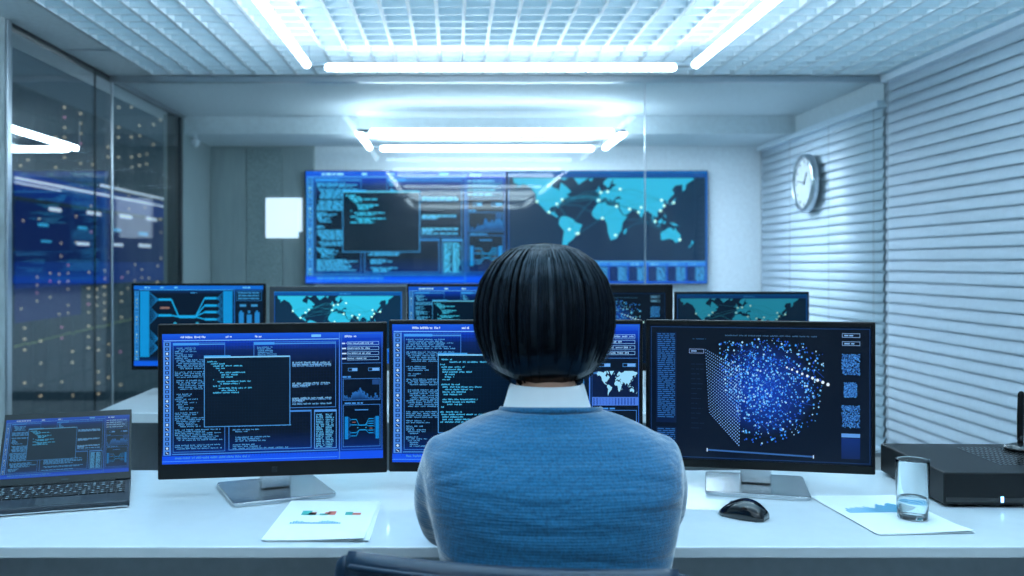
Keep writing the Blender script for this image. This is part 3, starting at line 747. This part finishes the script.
# ------------------------------------------------------------------ papers, mouse, glass
def sheets(name, label, X, Y, yaw, n, prints, W=.205, Lh=.292):
    t_ = thing(name, label, 'paper', (X, Y, .75), math.radians(yaw))
    for k in range(n):
        bm = bmesh.new(); nx, ny = 10, 14; dx, dy, dr = rnd.uniform(-.004, .004)*k, rnd.uniform(-.003, .003)*k, rnd.uniform(-.012, .012)*k
        z0 = .0012+k*.0012; V = {}
        for lay in (0, 1):
            for i in range(nx+1):
                for j in range(ny+1):
                    u, v = i/nx, j/ny; x, y = (u-.5)*W, (v-.5)*Lh
                    lift = .006*max(0, (1-v)-.8)/.2*max(0, u-.3)*(1 if k == n-1 else .4) + .0003*math.sin(u*5+k)
                    X_, Y_ = x*math.cos(dr)-y*math.sin(dr)+dx, x*math.sin(dr)+y*math.cos(dr)+dy
                    V[lay, i, j] = bm.verts.new((X_, Y_, z0+lift+(.0003 if lay else 0)))
        for i in range(nx):
            for j in range(ny):
                bm.faces.new([V[1, i, j], V[1, i+1, j], V[1, i+1, j+1], V[1, i, j+1]]); bm.faces.new([V[0, i, j+1], V[0, i+1, j+1], V[0, i+1, j], V[0, i, j]])
        for i in range(nx):
            bm.faces.new([V[0, i, 0], V[0, i+1, 0], V[1, i+1, 0], V[1, i, 0]]); bm.faces.new([V[1, i, ny], V[1, i+1, ny], V[0, i+1, ny], V[0, i, ny]])
        for j in range(ny):
            bm.faces.new([V[1, 0, j], V[1, 0, j+1], V[0, 0, j+1], V[0, 0, j]]); bm.faces.new([V[0, nx, j], V[0, nx, j+1], V[1, nx, j+1], V[1, nx, j]])
        o = obj('sheet', bm, M['paper'], t_, smooth=False)
    zt = .0012+(n-1)*.0012+.0008
    for name2, m_, rects in prints:
        for part_ in ([rects] if len(rects) > 6 else [[q] for q in rects]):
            obj(name2, B(*[((a, b, zt), (c, d, zt+.0002)) for a, b, c, d in part_]), m_, o)
    return t_
def bars(x0, y0, x1, y1, hs, gap=.35):
    w_ = (x1-x0)/len(hs); return [(x0+i*w_, y0, x0+(i+1-gap)*w_, y0+h*(y1-y0)) for i, h in enumerate(hs)]
sheets('report_papers', 'stack of printed sheets with small green and orange bar charts beside the silver monitor base', -.2555, 1.915, 0, 3, [
    ('chart_print', M['green'], [(-.060, .03, -.040, .062), (-.040, .03, -.030, .045), (-.022, .03, -.004, .040), (.03, .03, .045, .052)]),
    ('chart_print', M['orange'], [(-.045, .0305, -.030, .050), (-.006, .0305, .010, .058), (-.012, .035, .0, .05), (.045, .0305, .062, .046)]),
    ('chart_print', M['cyan'], bars(-.072, -.035, .03, -.012, [.4, .7, .9, .6, .8, .5, .4, .5, .3, .5, .4, .6, .9, .8, 1, .7, .8, .6, .5, .3]))], W=.192)
sheets('report_papers', 'printed sheets with a pale blue area chart lying under the water glass', .893, 1.965, 4, 2, [
    ('chart_print', M['cyan'], bars(-.075, .005, .085, .078, [.3, .5, .45, .55, .5, .6, .55, .5, .65, .6, .5, .45, .6, .75, .9, .8, .7, .85, .95, 1, .9, .8, .9, .7, .6, .5]))], W=.192, Lh=.297)

ms = thing('computer_mouse', 'glossy black wireless mouse lying on the desk near the monitor base', 'mouse', (.590, 1.945, .75), math.radians(52))
ms.scale = (.95, .93, 1.08)
bm = bmesh.new(); rings = []
for j in range(13):
    v = j/12; y = -.052+v*.104; wv = .034*math.sqrt(max(.02, 1-((v-.48)/.54)**2))**.8*(1-.08*math.sin(v*PI)); hv = .038*max(.06, math.sin(PI*min(1, (v*.86+.09)))**.75)*(1.05-.28*v)
    rings.append([(wv*math.copysign(abs(math.cos(a))**.85, math.cos(a)), y, .001+hv*max(0, math.sin(a))**.8 if math.sin(a) > 0 else .001) for a in [2*PI*k/28 for k in range(28)]])
loft(bm, rings)
obj('body', bm, M['glossblack'], ms, smooth=True)
bm = bmesh.new(); lathe(bm, [(.006, -.0035), (.0085, -.002), (.0085, .002), (.006, .0035)], 20, M=Matrix.Translation((0, .024, .0195)) @ Matrix.Rotation(PI/2, 4, 'Y')); obj('scroll_wheel', bm, M['greybezel'], ms, smooth=True)
obj('base_rim', B(((-.024, -.04, .0), (.024, .04, .0012))), M['bezel'], ms)

gl = thing('water_glass', 'clear tumbler partly filled with water standing on the printed sheets', 'drinking glass', (.927, 1.925, .7535))
gl.scale = (.93, .93, .98)
mg = bpy.data.materials.new('clear_glass'); mg.use_nodes = True; b_ = mg.node_tree.nodes['Principled BSDF']
b_.inputs['Transmission Weight'].default_value = 1; b_.inputs['Roughness'].default_value = .0; b_.inputs['IOR'].default_value = 1.48; b_.inputs['Base Color'].default_value = (.93, .97, .98, 1)
mw = bpy.data.materials.new('still_water'); mw.use_nodes = True; b_ = mw.node_tree.nodes['Principled BSDF']
b_.inputs['Transmission Weight'].default_value = 1; b_.inputs['Roughness'].default_value = 0; b_.inputs['IOR'].default_value = 1.33; b_.inputs['Base Color'].default_value = (.88, .95, .97, 1)
bm = bmesh.new(); lathe(bm, [(.0285, 0), (.0305, .002), (.0325, .03), (.0345, .118), (.0352, .1205), (.0342, .1215), (.0332, .1205), (.0312, .03), (.0293, .0095), (.027, .008)], 48); obj('tumbler', bm, mg, gl, smooth=True)
bm = bmesh.new(); lathe(bm, [(.0268, .0083), (.0290, .0100), (.03085, .03), (.0312, .041)], 48); obj('water', bm, mw, gl, smooth=True)

# ------------------------------------------------------------------ black box with antenna
sv = thing('network_box', 'flat matte black equipment box with a small status light on the desk', 'electronics box', (1.04, 2.02, .75), math.radians(-2))
obj('case', B(((0, 0, .006), (.44, .33, .0745))), M['black'], sv, bevel=.004)
for a, b in ((.02, .02), (.38, .02), (.02, .27), (.38, .27)):
    bm = bmesh.new(); lathe(bm, [(.012, 0), (.014, .0065)], 16, (a+.01, b+.01, 0)); obj('foot', bm, M['bezel'], sv)
obj('base_slot', B(((.004, -.0008, .012), (.436, .001, .022))), M['glossblack'], sv)
obj('status_light', B(((.118, -.0012, .012), (.124, .0005, .024), Matrix.Shear('XZ', 4, (0, 0)))), M['light_led'], sv)
bm = bmesh.new()
for i in range(9):
    for j in range(24): box(bm, (.16+j*.0105, .08+i*.023, .0744), (.1655+j*.0105, .095+i*.023, .0750))
obj('vent_pattern', bm, M['glossblack'], sv)
an = thing('antenna', 'black paddle antenna on a round foot standing on the flat black box', 'antenna', (1.345, 2.26, .8248), math.radians(10))
bm = bmesh.new(); lathe(bm, [(.034, 0), (.036, .003), (.033, .010), (.018, .015), (.008, .017)], 32); obj('foot', bm, M['glossblack'], an, smooth=True)
bm = bmesh.new(); tube(bm, [(0, 0, .012), (0, 0, .03)], .007, 12); obj('hinge', bm, M['glossblack'], an, smooth=True)
bm = bmesh.new(); tube(bm, [(0, 0, .03), (.001, 0, .08), (.002, 0, .132)], [.0085, .0095, .0085], 12, .6); obj('paddle', bm, M['bezel'], an, smooth=True)

# ------------------------------------------------------------------ office chair
ch = thing('office_chair', 'dark navy leather office chair with a curved back', 'chair', (.066, 1.232, -.004), math.radians(-10.2))
def arc(x): return .62*x*x
bm = bmesh.new(); rings = []
nW = 26
for i in range(nW+1):
    x = -.220+.44*i/nW; y = arc(x); e = 1-.35*max(0, (abs(x)-.2)/.03)**2 if abs(x) > .2 else 1
    # closed outline of the back seen from the side: from the lower edge up to the rolled top
    prof = [(.0, .47), (-.012, .60), (-.018, .74), (-.022, .835), (-.0265, .862), (-.020, .876), (-.004, .882), (.012, .876), (.022, .860), (.020, .83), (.024, .74), (.034, .60), (.036, .47)]
    rings.append([(x, y+.002+a*e+.04*(.88-z), z if z < .8 else .8+(z-.8)*(.85+.15*e)) for a, z in prof])
loft(bm, rings)
obj('backrest', bm, M['leather'], ch, smooth=True, bevel=0)
for s_ in (-1, 1):
    bm = bmesh.new(); tube(bm, [(s_*.222, arc(.222)+.002+.04*(.88-z), z) for z in (.5, .6, .7, .78, .83, .8545)], [.014, .017, .019, .02, .0205, .0185], 14); obj('back_frame', bm, M['leather'], ch, smooth=True)
bm = bmesh.new(); tube(bm, [(x, arc(x)-.023, .866) for x in [-.21+.42*i/16 for i in range(17)]], .0045, 8); obj('piping', bm, M['leather'], ch, smooth=True)
obj('seat', B(((-.25, .05, .405), (.25, .53, .462))), M['leather'], ch, bevel=.022, bseg=4)
obj('seat_pan', B(((-.21, .1, .385), (.21, .48, .404))), M['bezel'], ch, bevel=.006)
obj('back_bracket', B(((-.03, -.015, .38), (.03, .3, .392)), ((-.03, -.027, .38), (.03, -.015, .62))), M['silver'], ch, bevel=.004)
bm = bmesh.new(); lathe(bm, [(.028, .1), (.028, .25), (.02, .252), (.02, .384)], 20, (0, .28, 0)); obj('gas_lift', bm, M['silver'], ch, smooth=False)
for k in range(5):
    a = k*2*PI/5+.3; e = (math.cos(a)*.29, .28+math.sin(a)*.29)
    bm = bmesh.new(); tube(bm, [(0, .28, .105), (e[0]*.5, .28+(e[1]-.28)*.5, .098), (e[0], e[1], .078)], [.024, .02, .014], 10, .8); lg = obj('leg', bm, M['silver'], ch, smooth=True)
    bm = bmesh.new()
    for q in (-.014, .014): lathe(bm, [(.02, -.008), (.027, -.006), (.027, .006), (.02, .008)], 18, M=Matrix.Translation((e[0], e[1], .0275)) @ Matrix.Rotation(a, 4, 'Z') @ Matrix.Rotation(PI/2, 4, 'Y') @ Matrix.Translation((0, 0, q)))
    obj('caster', bm, M['bezel'], lg)

# ------------------------------------------------------------------ person
PX = .152
def ring(cx, cy, z, rx, ry, p=2.4, n=40, tilt=0):
    out = []
    for k in range(n):
        a = 2*PI*k/n; c, s_ = math.cos(a), math.sin(a)
        x = rx*math.copysign(abs(c)**(2/p), c); y = ry*math.copysign(abs(s_)**(2/p), s_)
        out.append((cx+x, cy+y, z+tilt*y))
    return out
bm = bmesh.new()
# trunk, neck and head in one closed set of volumes that melt into one skin
loft(bm, [ring(PX, 1.49, .47, .13, .10), ring(PX, 1.49, .52, .16, .115), ring(PX, 1.50, .62, .140, .095), ring(PX, 1.505, .72, .130, .09), ring(PX, 1.52, .84, .145, .095), ring(PX, 1.54, .93, .165, .092), ring(PX, 1.555, .985, .13, .075), ring(PX, 1.565, 1.01, .07, .06)])
tube(bm, [(PX, 1.565, .98), (PX, 1.578, 1.05), (PX, 1.595, 1.13)], [.056, .050, .052], 20)
loft(bm, [ring(PX, 1.655, 1.075, .025, .02, 2), ring(PX, 1.65, 1.085, .045, .045, 2), ring(PX, 1.635, 1.115, .060, .075, 2), ring(PX, 1.615, 1.16, .072, .090, 2), ring(PX, 1.605, 1.20, .077, .096, 2), ring(PX, 1.60, 1.235, .076, .094, 2), ring(PX, 1.60, 1.262, .065, .08, 2), ring(PX, 1.60, 1.28, .045, .055, 2), ring(PX, 1.60, 1.287, .02, .025, 2)])
tube(bm, [(PX, 1.700, 1.19), (PX, 1.712, 1.17), (PX, 1.716, 1.155)], [.008, .011, .014], 10)          # nose
tube(bm, [(PX-.018, 1.702, 1.122), (PX, 1.708, 1.124), (PX+.018, 1.702, 1.122)], .006, 8)                 # lips
for s_ in (-1, 1):
    tube(bm, [(PX+s_*.077, 1.605, 1.195), (PX+s_*.083, 1.595, 1.18), (PX+s_*.080, 1.60, 1.15)], [.010, .013, .008], 10, .8)   # ears
    tube(bm, [(PX+s_*.015, 1.692, 1.212), (PX+s_*.045, 1.684, 1.214)], .006, 8)                         # brows
    tube(bm, [(PX+s_*.148, 1.555, .935), (PX+s_*.172, 1.575, .885), (PX+s_*.173, 1.62, .824), (PX+s_*.145, 1.76, .800), (PX+s_*.105, 1.90, .784)], [.044, .040, .036, .034, .024], 16)
    # palm and five fingers
    hx, hy = PX+s_*.095, 1.935
    tube(bm, [(PX+s_*.105, 1.895, .783), (hx, hy, .778), (hx-s_*.008, hy+.04, .776)], [.023, .030, .030], 14, .48)
    for q, (off, ln) in enumerate(((-.026, .062), (-.009, .074), (.009, .069), (.025, .054))):
        fx = hx-s_*.008+s_*off*-1; a = off*1.6*-s_
        p0 = Vector((fx, hy+.045, .779)); d = Vector((math.sin(a), math.cos(a), 0))
        tube(bm, [p0, p0+d*ln*.42+Vector((0, 0, .006)), p0+d*ln*.75+Vector((0, 0, -.004)), p0+d*ln*.97+Vector((0, 0, -.016))], [.0088, .0082, .0076, .0068], 8)
    tx = hx-s_*.026
    tube(bm, [(tx, hy-.01, .774), (tx-s_*.022, hy+.018, .770), (tx-s_*.028, hy+.046, .762)], [.0115, .0095, .008], 8)
    # legs
    tube(bm, [(PX+s_*.085, 1.50, .535), (PX+s_*.10, 1.70, .54), (PX+s_*.105, 1.90, .535)], [.078, .070, .053], 16)
    tube(bm, [(PX+s_*.105, 1.905, .53), (PX+s_*.105, 1.89, .36), (PX+s_*.105, 1.86, .12)], [.051, .05, .032], 14)
    tube(bm, [(PX+s_*.105, 1.85, .06), (PX+s_*.108, 1.94, .045), (PX+s_*.112, 2.03, .032)], [.035, .033, .024], 12)
person = obj('person', bm, M['skin'])
remesh(person, .0048, 3)
tag(person, 'person with short black bob seated facing the monitors in a teal sweater', 'person')

# sweater
bm = bmesh.new()
loft(bm, [ring(PX, 1.49, .56, .172, .135, 2.6), ring(PX, 1.492, .62, .170, .130, 2.6), ring(PX, 1.495, .70, .166, .122, 2.5), ring(PX, 1.50, .78, .177, .124, 2.4), ring(PX, 1.508, .86, .196, .126, 2.3),
          ring(PX, 1.52, .92, .208, .124, 2.3), ring(PX, 1.535, .958, .206, .110, 2.3), ring(PX, 1.545, .985, .184, .096, 2.3), ring(PX, 1.552, 1.004, .154, .086, 2.2), ring(PX, 1.560, 1.018, .120, .079, 2.1), ring(PX, 1.566, 1.028, .092, .074, 2, tilt=-.1), ring(PX, 1.568, 1.031, .07, .06, 2, tilt=-.1)])
for s_ in (-1, 1):
    tube(bm, [(PX+s_*.120, 1.548, .950), (PX+s_*.160, 1.553, .940), (PX+s_*.172, 1.566, .900), (PX+s_*.178, 1.585, .862), (PX+s_*.174, 1.617, .828), (PX+s_*.162, 1.68, .814), (PX+s_*.14, 1.79, .803), (PX+s_*.112, 1.865, .792)], [.054, .0625, .0555, .0495, .0450, .044, .042, .032], 24)
sw = obj('sweater', bm, M['knit'], person)
remesh(sw, .0062, 36, .5)
sw.location = (.006, 0, 0)
bm = bmesh.new(); tube(bm, [(PX+.082*math.cos(a), 1.568+.072*math.sin(a), 1.0285-.12*.074*math.sin(a)-.02*max(0, math.sin(a))) for a in [2*PI*k/40 for k in range(41)]], .0040, 10, 1.3)
obj('neckband', bm, M['knit'], sw, smooth=True)
for s_ in (-1, 1):
    bm = bmesh.new(); tube(bm, [(PX+s_*.115, 1.857, .793), (PX+s_*.107, 1.888, .787)], [.0335, .029], 20); obj('cuff', bm, M['knit'], sw, smooth=True)
# shirt collar: a standing inner band and the leaf folded down over it
bm = bmesh.new()
prof = [(.057, .995), (.0555, 1.03), (.055, 1.066), (.0568, 1.0725), (.0597, 1.071), (.0650, 1.05), (.0725, 1.026), (.0735, 1.0205), (.0705, 1.022), (.064, 1.045), (.0590, 1.062), (.0585, 1.03), (.060, .995)]
angs = [math.radians(112+(316*k/52)) for k in range(53)]
rings = []
for a in angs:
    fr = max(0, math.sin(a))
    rings.append([(PX+r*math.cos(a)*1.03, 1.574+r*math.sin(a)*.97, z-.022*fr-.004*(1-abs(math.cos(a)))*(math.sin(a) > 0)) for r, z in prof])
loft(bm, rings)
so = obj('shirt_collar', bm, M['shirt'], person, smooth=True)
sd = so.modifiers.new('soft', 'SUBSURF'); sd.levels = 1; sd.render_levels = 1
# trousers
bm = bmesh.new()
loft(bm, [ring(PX, 1.49, .462, .15, .118), ring(PX, 1.49, .50, .178, .135), ring(PX, 1.49, .56, .166, .126), ring(PX, 1.492, .60, .158, .118)])
for s_ in (-1, 1):
    tube(bm, [(PX+s_*.085, 1.50, .540), (PX+s_*.10, 1.70, .545), (PX+s_*.105, 1.90, .540)], [.083, .078, .062], 18)
    tube(bm, [(PX+s_*.105, 1.905, .535), (PX+s_*.105, 1.89, .36), (PX+s_*.105, 1.862, .034)], [.061, .058, .048], 16)
tr = obj('trousers', bm, M['trousers'], person); remesh(tr, .009, 5)
for s_ in (-1, 1):
    bm = bmesh.new(); tube(bm, [(PX+s_*.105, 1.85, .058), (PX+s_*.108, 1.94, .048), (PX+s_*.112, 2.035, .034)], [.046, .042, .032], 16); box(bm, (PX+s_*.109-.038, 1.81, .0005), (PX+s_*.109+.038, 2.06, .018))
    sh = obj('shoe', bm, M['shoe'], person); remesh(sh, .006, 4)
for s_ in (-1, 1):
    bm = bmesh.new(); bmesh.ops.create_uvsphere(bm, u_segments=16, v_segments=10, radius=.0115, matrix=Matrix.Translation((PX+s_*.030, 1.6875, 1.195))); ey = obj('eye', bm, M['eye'], person, smooth=True)
    bm = bmesh.new(); bmesh.ops.create_uvsphere(bm, u_segments=12, v_segments=8, radius=.006, matrix=Matrix.Translation((PX+s_*.030, 1.6945, 1.195))); obj('iris', bm, M['iris'], ey, smooth=True)

# hair: half-width against height, read as a bob; strands fall from the crown
zt = [1.304, 1.300, 1.293, 1.272, 1.240, 1.20, 1.165, 1.135, 1.11, 1.085, 1.07, 1.055]
wt = [0, .035, .056, .083, .104, .1145, .1145, .109, .100, .084, .070, .060]
def halfw(z): return float(np.interp(-z, [-q for q in zt], wt))
def hair_pt(th, z, grow=0.0):
    """th 0 = back, +-pi = face"""
    r = halfw(z)+grow
    cb = math.cos(th)
    ry = r*(1.03 if cb > 0 else .96)
    cy = 1.602-.004*(1-z) 
    if cb > 0 and z < 1.14: ry *= 1-.22*min(1, (1.14-z)/.08)         # nape tucks in
    return Vector((PX-.002+r*math.sin(th), cy-ry*cb, z))
def end_z(th):
    a = abs(th)
    if a < .6: return 1.066+.012*a
    if a < 1.2: return 1.073+.016*(a-.6)/.6
    if a < 1.9: return 1.089+.016*(a-1.2)/.7
    if a < 2.15: return 1.105+.103*(a-1.9)/.25
    return 1.208+.012*(a-2.15)
class Str:
    def __init__(s): s.V = []; s.F = []; s.C = []
    def add(s, pts, r, col, taper=.25):
        n = len(pts); i0 = len(s.V); up = None
        for i, p in enumerate(pts):
            d = (pts[min(i+1, n-1)]-pts[max(0, i-1)]).normalized()
            o_ = Vector((p.x-PX, p.y-1.60, 0)); o_ = o_.normalized() if o_.length > 1e-4 else Vector((0, -1, 0))
            x = d.cross(o_); x = x.normalized() if x.length > 1e-4 else Vector((1, 0, 0)); y = x.cross(d)
            rr = r*(1 if i < n-2 else (taper if i == n-1 else .75))
            for k in range(3):
                a = 2*PI*k/3+PI/2; s.V.append(p+x*rr*1.5*math.cos(a)+y*rr*math.sin(a)); s.C.append(col)
        for i in range(n-1):
            for k in range(3): s.F.append((i0+3*i+k, i0+3*i+(k+1) % 3, i0+3*i+3+(k+1) % 3, i0+3*i+3+k))
    def done(s, name, parent):
        me = bpy.data.meshes.new(name); me.from_pydata([tuple(v) for v in s.V], [], s.F)
        ca = me.color_attributes.new('Col', 'FLOAT_COLOR', 'POINT'); ca.data.foreach_set('color', [x for c in s.C for x in (*c, 1)])
        return link(name, me, M['hair'], parent, smooth=True)
# inner shell
bm = bmesh.new(); NT = 72; NZ = 22; G = []
for i in range(NT):
    th = -PI+2*PI*i/NT; ez = end_z(th)+.012; row_ = []
    for j in range(NZ+1):
        v = j/NZ; z = 1.3035-(1.3035-ez)*v**1.3 if j else 1.304
        z = 1.304-(1.304-ez)*(1-math.cos(v*PI/2))**.9
        row_.append(bm.verts.new(hair_pt(th, z, -.005 if j else -.0)+(Vector((0, 0, -.008 if j < 6 else -.003)))))
    G.append(row_)
for i in range(NT):
    for j in range(NZ): bm.faces.new((G[i][j], G[(i+1) % NT][j], G[(i+1) % NT][j+1], G[i][j+1]))
bmesh.ops.remove_doubles(bm, verts=bm.verts[:], dist=.0004)
me = bpy.data.meshes.new('hair'); bm.to_mesh(me); bm.free()
ca = me.color_attributes.new('Col', 'FLOAT_COLOR', 'POINT'); ca.data.foreach_set('color', [x for v in me.vertices for x in (.002, .0025, .0035, 1)])
hair = link('hair', me, M['hair'], person, smooth=True)
sd = hair.modifiers.new('thick', 'SOLIDIFY'); sd.thickness = .004; sd.offset = -1
S = Str(); hr = random.Random(5)
nclump = 300
clumps = [(-PI+2*PI*(i+.5)/nclump+hr.uniform(-.01, .01), hr.uniform(-.008, .005), hr.uniform(-.012, .009), hr.uniform(.5, 1.7)) for i in range(nclump)]
for i in range(10500):
    c = hr.choice(clumps); th = c[0]+hr.gauss(0, .010); g = c[1]*.8+hr.uniform(-.003, .0015)
    fly = hr.random() < .02
    ez = end_z(max(-PI, min(PI, th)))+c[2]*1.2+hr.gauss(0, .003)+(.0 if hr.random() < .6 else hr.uniform(0, .03))
    v0 = hr.choice((0.0, .01, .03, .08, .2)) if hr.random() < .6 else hr.uniform(.02, .5)
    n = 11; pts = []; sway = hr.uniform(-.03, .03); ph = hr.uniform(0, 6)
    for k in range(n):
        v = v0+(1-v0)*k/(n-1)
        z = 1.304-(1.304-ez)*(1-math.cos(v*PI/2))**.9
        part = (1-v)**2*.5*math.sin(th*1.0)         # swirl around the crown
        t2 = th+part*.4+sway*v*v+.008*math.sin(v*7+ph)
        gg = g*min(1, v*3)+(.006*v*v*abs(math.sin(ph)) if fly else 0)-(.010*max(0, v-.85)/.15 if not fly else 0)*abs(hr.gauss(0, .5) if False else .6)
        pts.append(hair_pt(t2, z, gg))
    q = hr.uniform(.5, 1.5)*c[3]
    S.add(pts, hr.uniform(.00030, .00052), (.0030*q, .0044*q, .0078*q))
S.done('hair_strands', hair)

# ------------------------------------------------------------------ outside: office tower across the street
def facade(name, label, cat, X, ya, yb, z0, z1, seed, style):
    t_ = thing(name, label, cat, (X, (ya+yb)/2, z0))
    L = yb-ya; H = z1-z0; rr = random.Random(seed)
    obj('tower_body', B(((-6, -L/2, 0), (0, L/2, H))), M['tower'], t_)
    # slats / floor slabs
    bm = bmesh.new(); z = .4
    while z < H: box(bm, (0, -L/2, z), (.03, L/2, z+.09)); z += .75
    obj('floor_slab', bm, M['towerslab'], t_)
    bm = bmesh.new(); y = -L/2
    while y < L/2: box(bm, (0, y, 0), (.02, y+.05, H)); y += 1.1
    obj('mullion', bm, M['towerslab'], t_)
    return t_, L, H, rr
M['tower'] = mat('tower_glass_haze_glow', (30, 46, 58), .35, var=.3, scale=1.5, emit=(34, 58, 74), estr=.5)  # faint emission puts night haze into the facade glass
M['towerslab'] = mat('tower_slab_haze_glow', (52, 66, 74), .7, emit=(44, 66, 78), estr=.6)  # same haze glow put into the slabs
def glow(name, rgb, st): return mat(name, rgb, .5, emit=rgb, estr=st)
M['warm'] = glow('warm_window_light', (245, 225, 185), .7); M['pink'] = glow('pink_window_light', (240, 150, 190), .7); M['blue'] = glow('blue_reflection_glow', (22, 66, 160), .42)  # warm and pink are lit windows, blue paints a reflection in the pane
M['blued'] = glow('deep_blue_reflection_glow', (14, 40, 110), .5); M['ice'] = glow('white_lamp_and_streak_glow', (220, 236, 255), .9); M['aqua'] = glow('aqua_window_light', (60, 180, 230), .8); M['olive'] = glow('dim_green_lamp', (150, 170, 110), .5)  # deep blue paints a reflection, ice serves lamps and reflection streaks
TX_ = -14.0
def tower_q(x, y):   # where a sight line of the photograph meets the facade plane
    D = -TX_*950/(455-x); return D, EYE+(263-y)*D/950
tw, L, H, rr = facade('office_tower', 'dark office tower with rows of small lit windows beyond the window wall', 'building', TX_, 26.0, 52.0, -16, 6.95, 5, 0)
Yc = 39.0
def patches(name, m_, lst, d=.04):
    bm = bmesh.new()
    for x0, y0, x1, y1 in lst:
        ya, za = tower_q(x0, y0); yb, _ = tower_q(x1, y0); zb = za-(y1-y0)*(ya+yb)/2/950
        box(bm, (.0, ya-Yc, zb+16), (d, yb-Yc, za+16))
    return obj(name, bm, m_, tw)
rows = [(14, 171, 172, 186), (14, 188, 172, 194), (14, 262, 172, 283)]
patches('reflection_band', M['blue'], rows, .034)  # blue bands paint the video wall's window reflection onto the facade
patches('reflection_band', M['blued'], [(14, 200, 172, 260), (14, 283, 80, 320)], .032)  # deep blue screen reflections, painted as glowing facade patches
lst = []
patches('reflection_streak', M['ice'], [(14, 176.5, 172, 178.5), (14, 181.5, 60, 183), (100, 184, 172, 186)], .042)  # white streaks of the window reflection, painted as glow
ws = []; wp_ = []
def cols(xs, y0, y1, st, p=.8, lst=None):
    for x in xs:
        y = y0+rr.uniform(0, st)
        while y < y1:
            if rr.random() < p: (wp_ if rr.random() < .1 else ws).append((x-.65, y, x+.65, y+1.7))
            y += st
cols([20, 36, 49, 58, 67, 88, 96, 104, 121, 127, 134, 141, 148, 157], 263, 318, 8, .62)
cols([20, 27, 40, 55, 64, 80, 92, 107, 118, 131, 139, 146, 153, 160, 166], 100, 172, 10, .4)
cols([22, 38, 60, 75, 90, 110, 128, 144, 160], 190, 262, 13, .3)
cols([24, 40, 50, 61, 72, 88, 98, 108, 120], 322, 400, 11, .35)
patches('window_dot', M['warm'], ws, .045)['kind'] = 'stuff'
patches('window_dot', M['pink'], wp_, .045)['kind'] = 'stuff'
patches('window_lamp', M['ice'], [(48, 207, 60, 210.5), (86, 210.5, 100, 214), (119, 214, 131, 217.5), (146, 217, 156, 220), (76, 242, 88, 245), (112, 243, 122, 246), (138, 243.5, 150, 247)], .05)['kind'] = 'stuff'
patches('window_lamp', M['aqua'], [(37, 223, 47, 226), (77, 226, 86, 229), (112, 228.5, 120, 231), (138, 232, 147, 235), (40, 240, 50, 242)], .05)['kind'] = 'stuff'
g2 = []
for i in range(46): x = 14+3.4*i; y = 346-(x-14)*.235+rr.uniform(-.8, .8); g2.append((x, y, x+1.1, y+1.3))
patches('street_light_row', M['olive'], g2, .05)['kind'] = 'stuff'
bar_frame('ring_lamp', 'added glowing ring outside the window glass standing in for a reflected lamp', -5.2, -3.30, 5.9, 8.35, 2.27, w=.05, drop=.25)  # added beyond the pane to imitate a luminaire mirrored in it

# ------------------------------------------------------------------ lights
def area(name, loc, size, energy, rgb, rot=(0, 0, 0)):
    l = bpy.data.lights.new(name, 'AREA'); l.shape = 'RECTANGLE'; l.size, l.size_y = size; l.energy = energy; l.color = lin(rgb)
    o = bpy.data.objects.new(name, l); COL.objects.link(o); o.location = loc; o.rotation_euler = rot; return o
C1 = (176, 228, 255)
UP = (PI, 0, 0)
area('plenum_light', (.3, 4.4, 2.60), (2.6, 3.0), 36, C1, UP)
area('plenum_light', (.4, 1.2, 2.60), (4.2, 2.2), 50, C1, UP)
area('plenum_light', (2.2, 4.2, 2.60), (1.0, 3.5), 19, C1, UP)
area('plenum_light', (-1.4, 4.2, 2.60), (.8, 3.5), 14, C1, UP)
area('plenum_light', (.25, 2.0, 2.62), (3.6, 2.2), 66, C1)
area('far_room_light', (1.3, 7.6, 2.33), (1.6, .3), 75, (214, 234, 255))
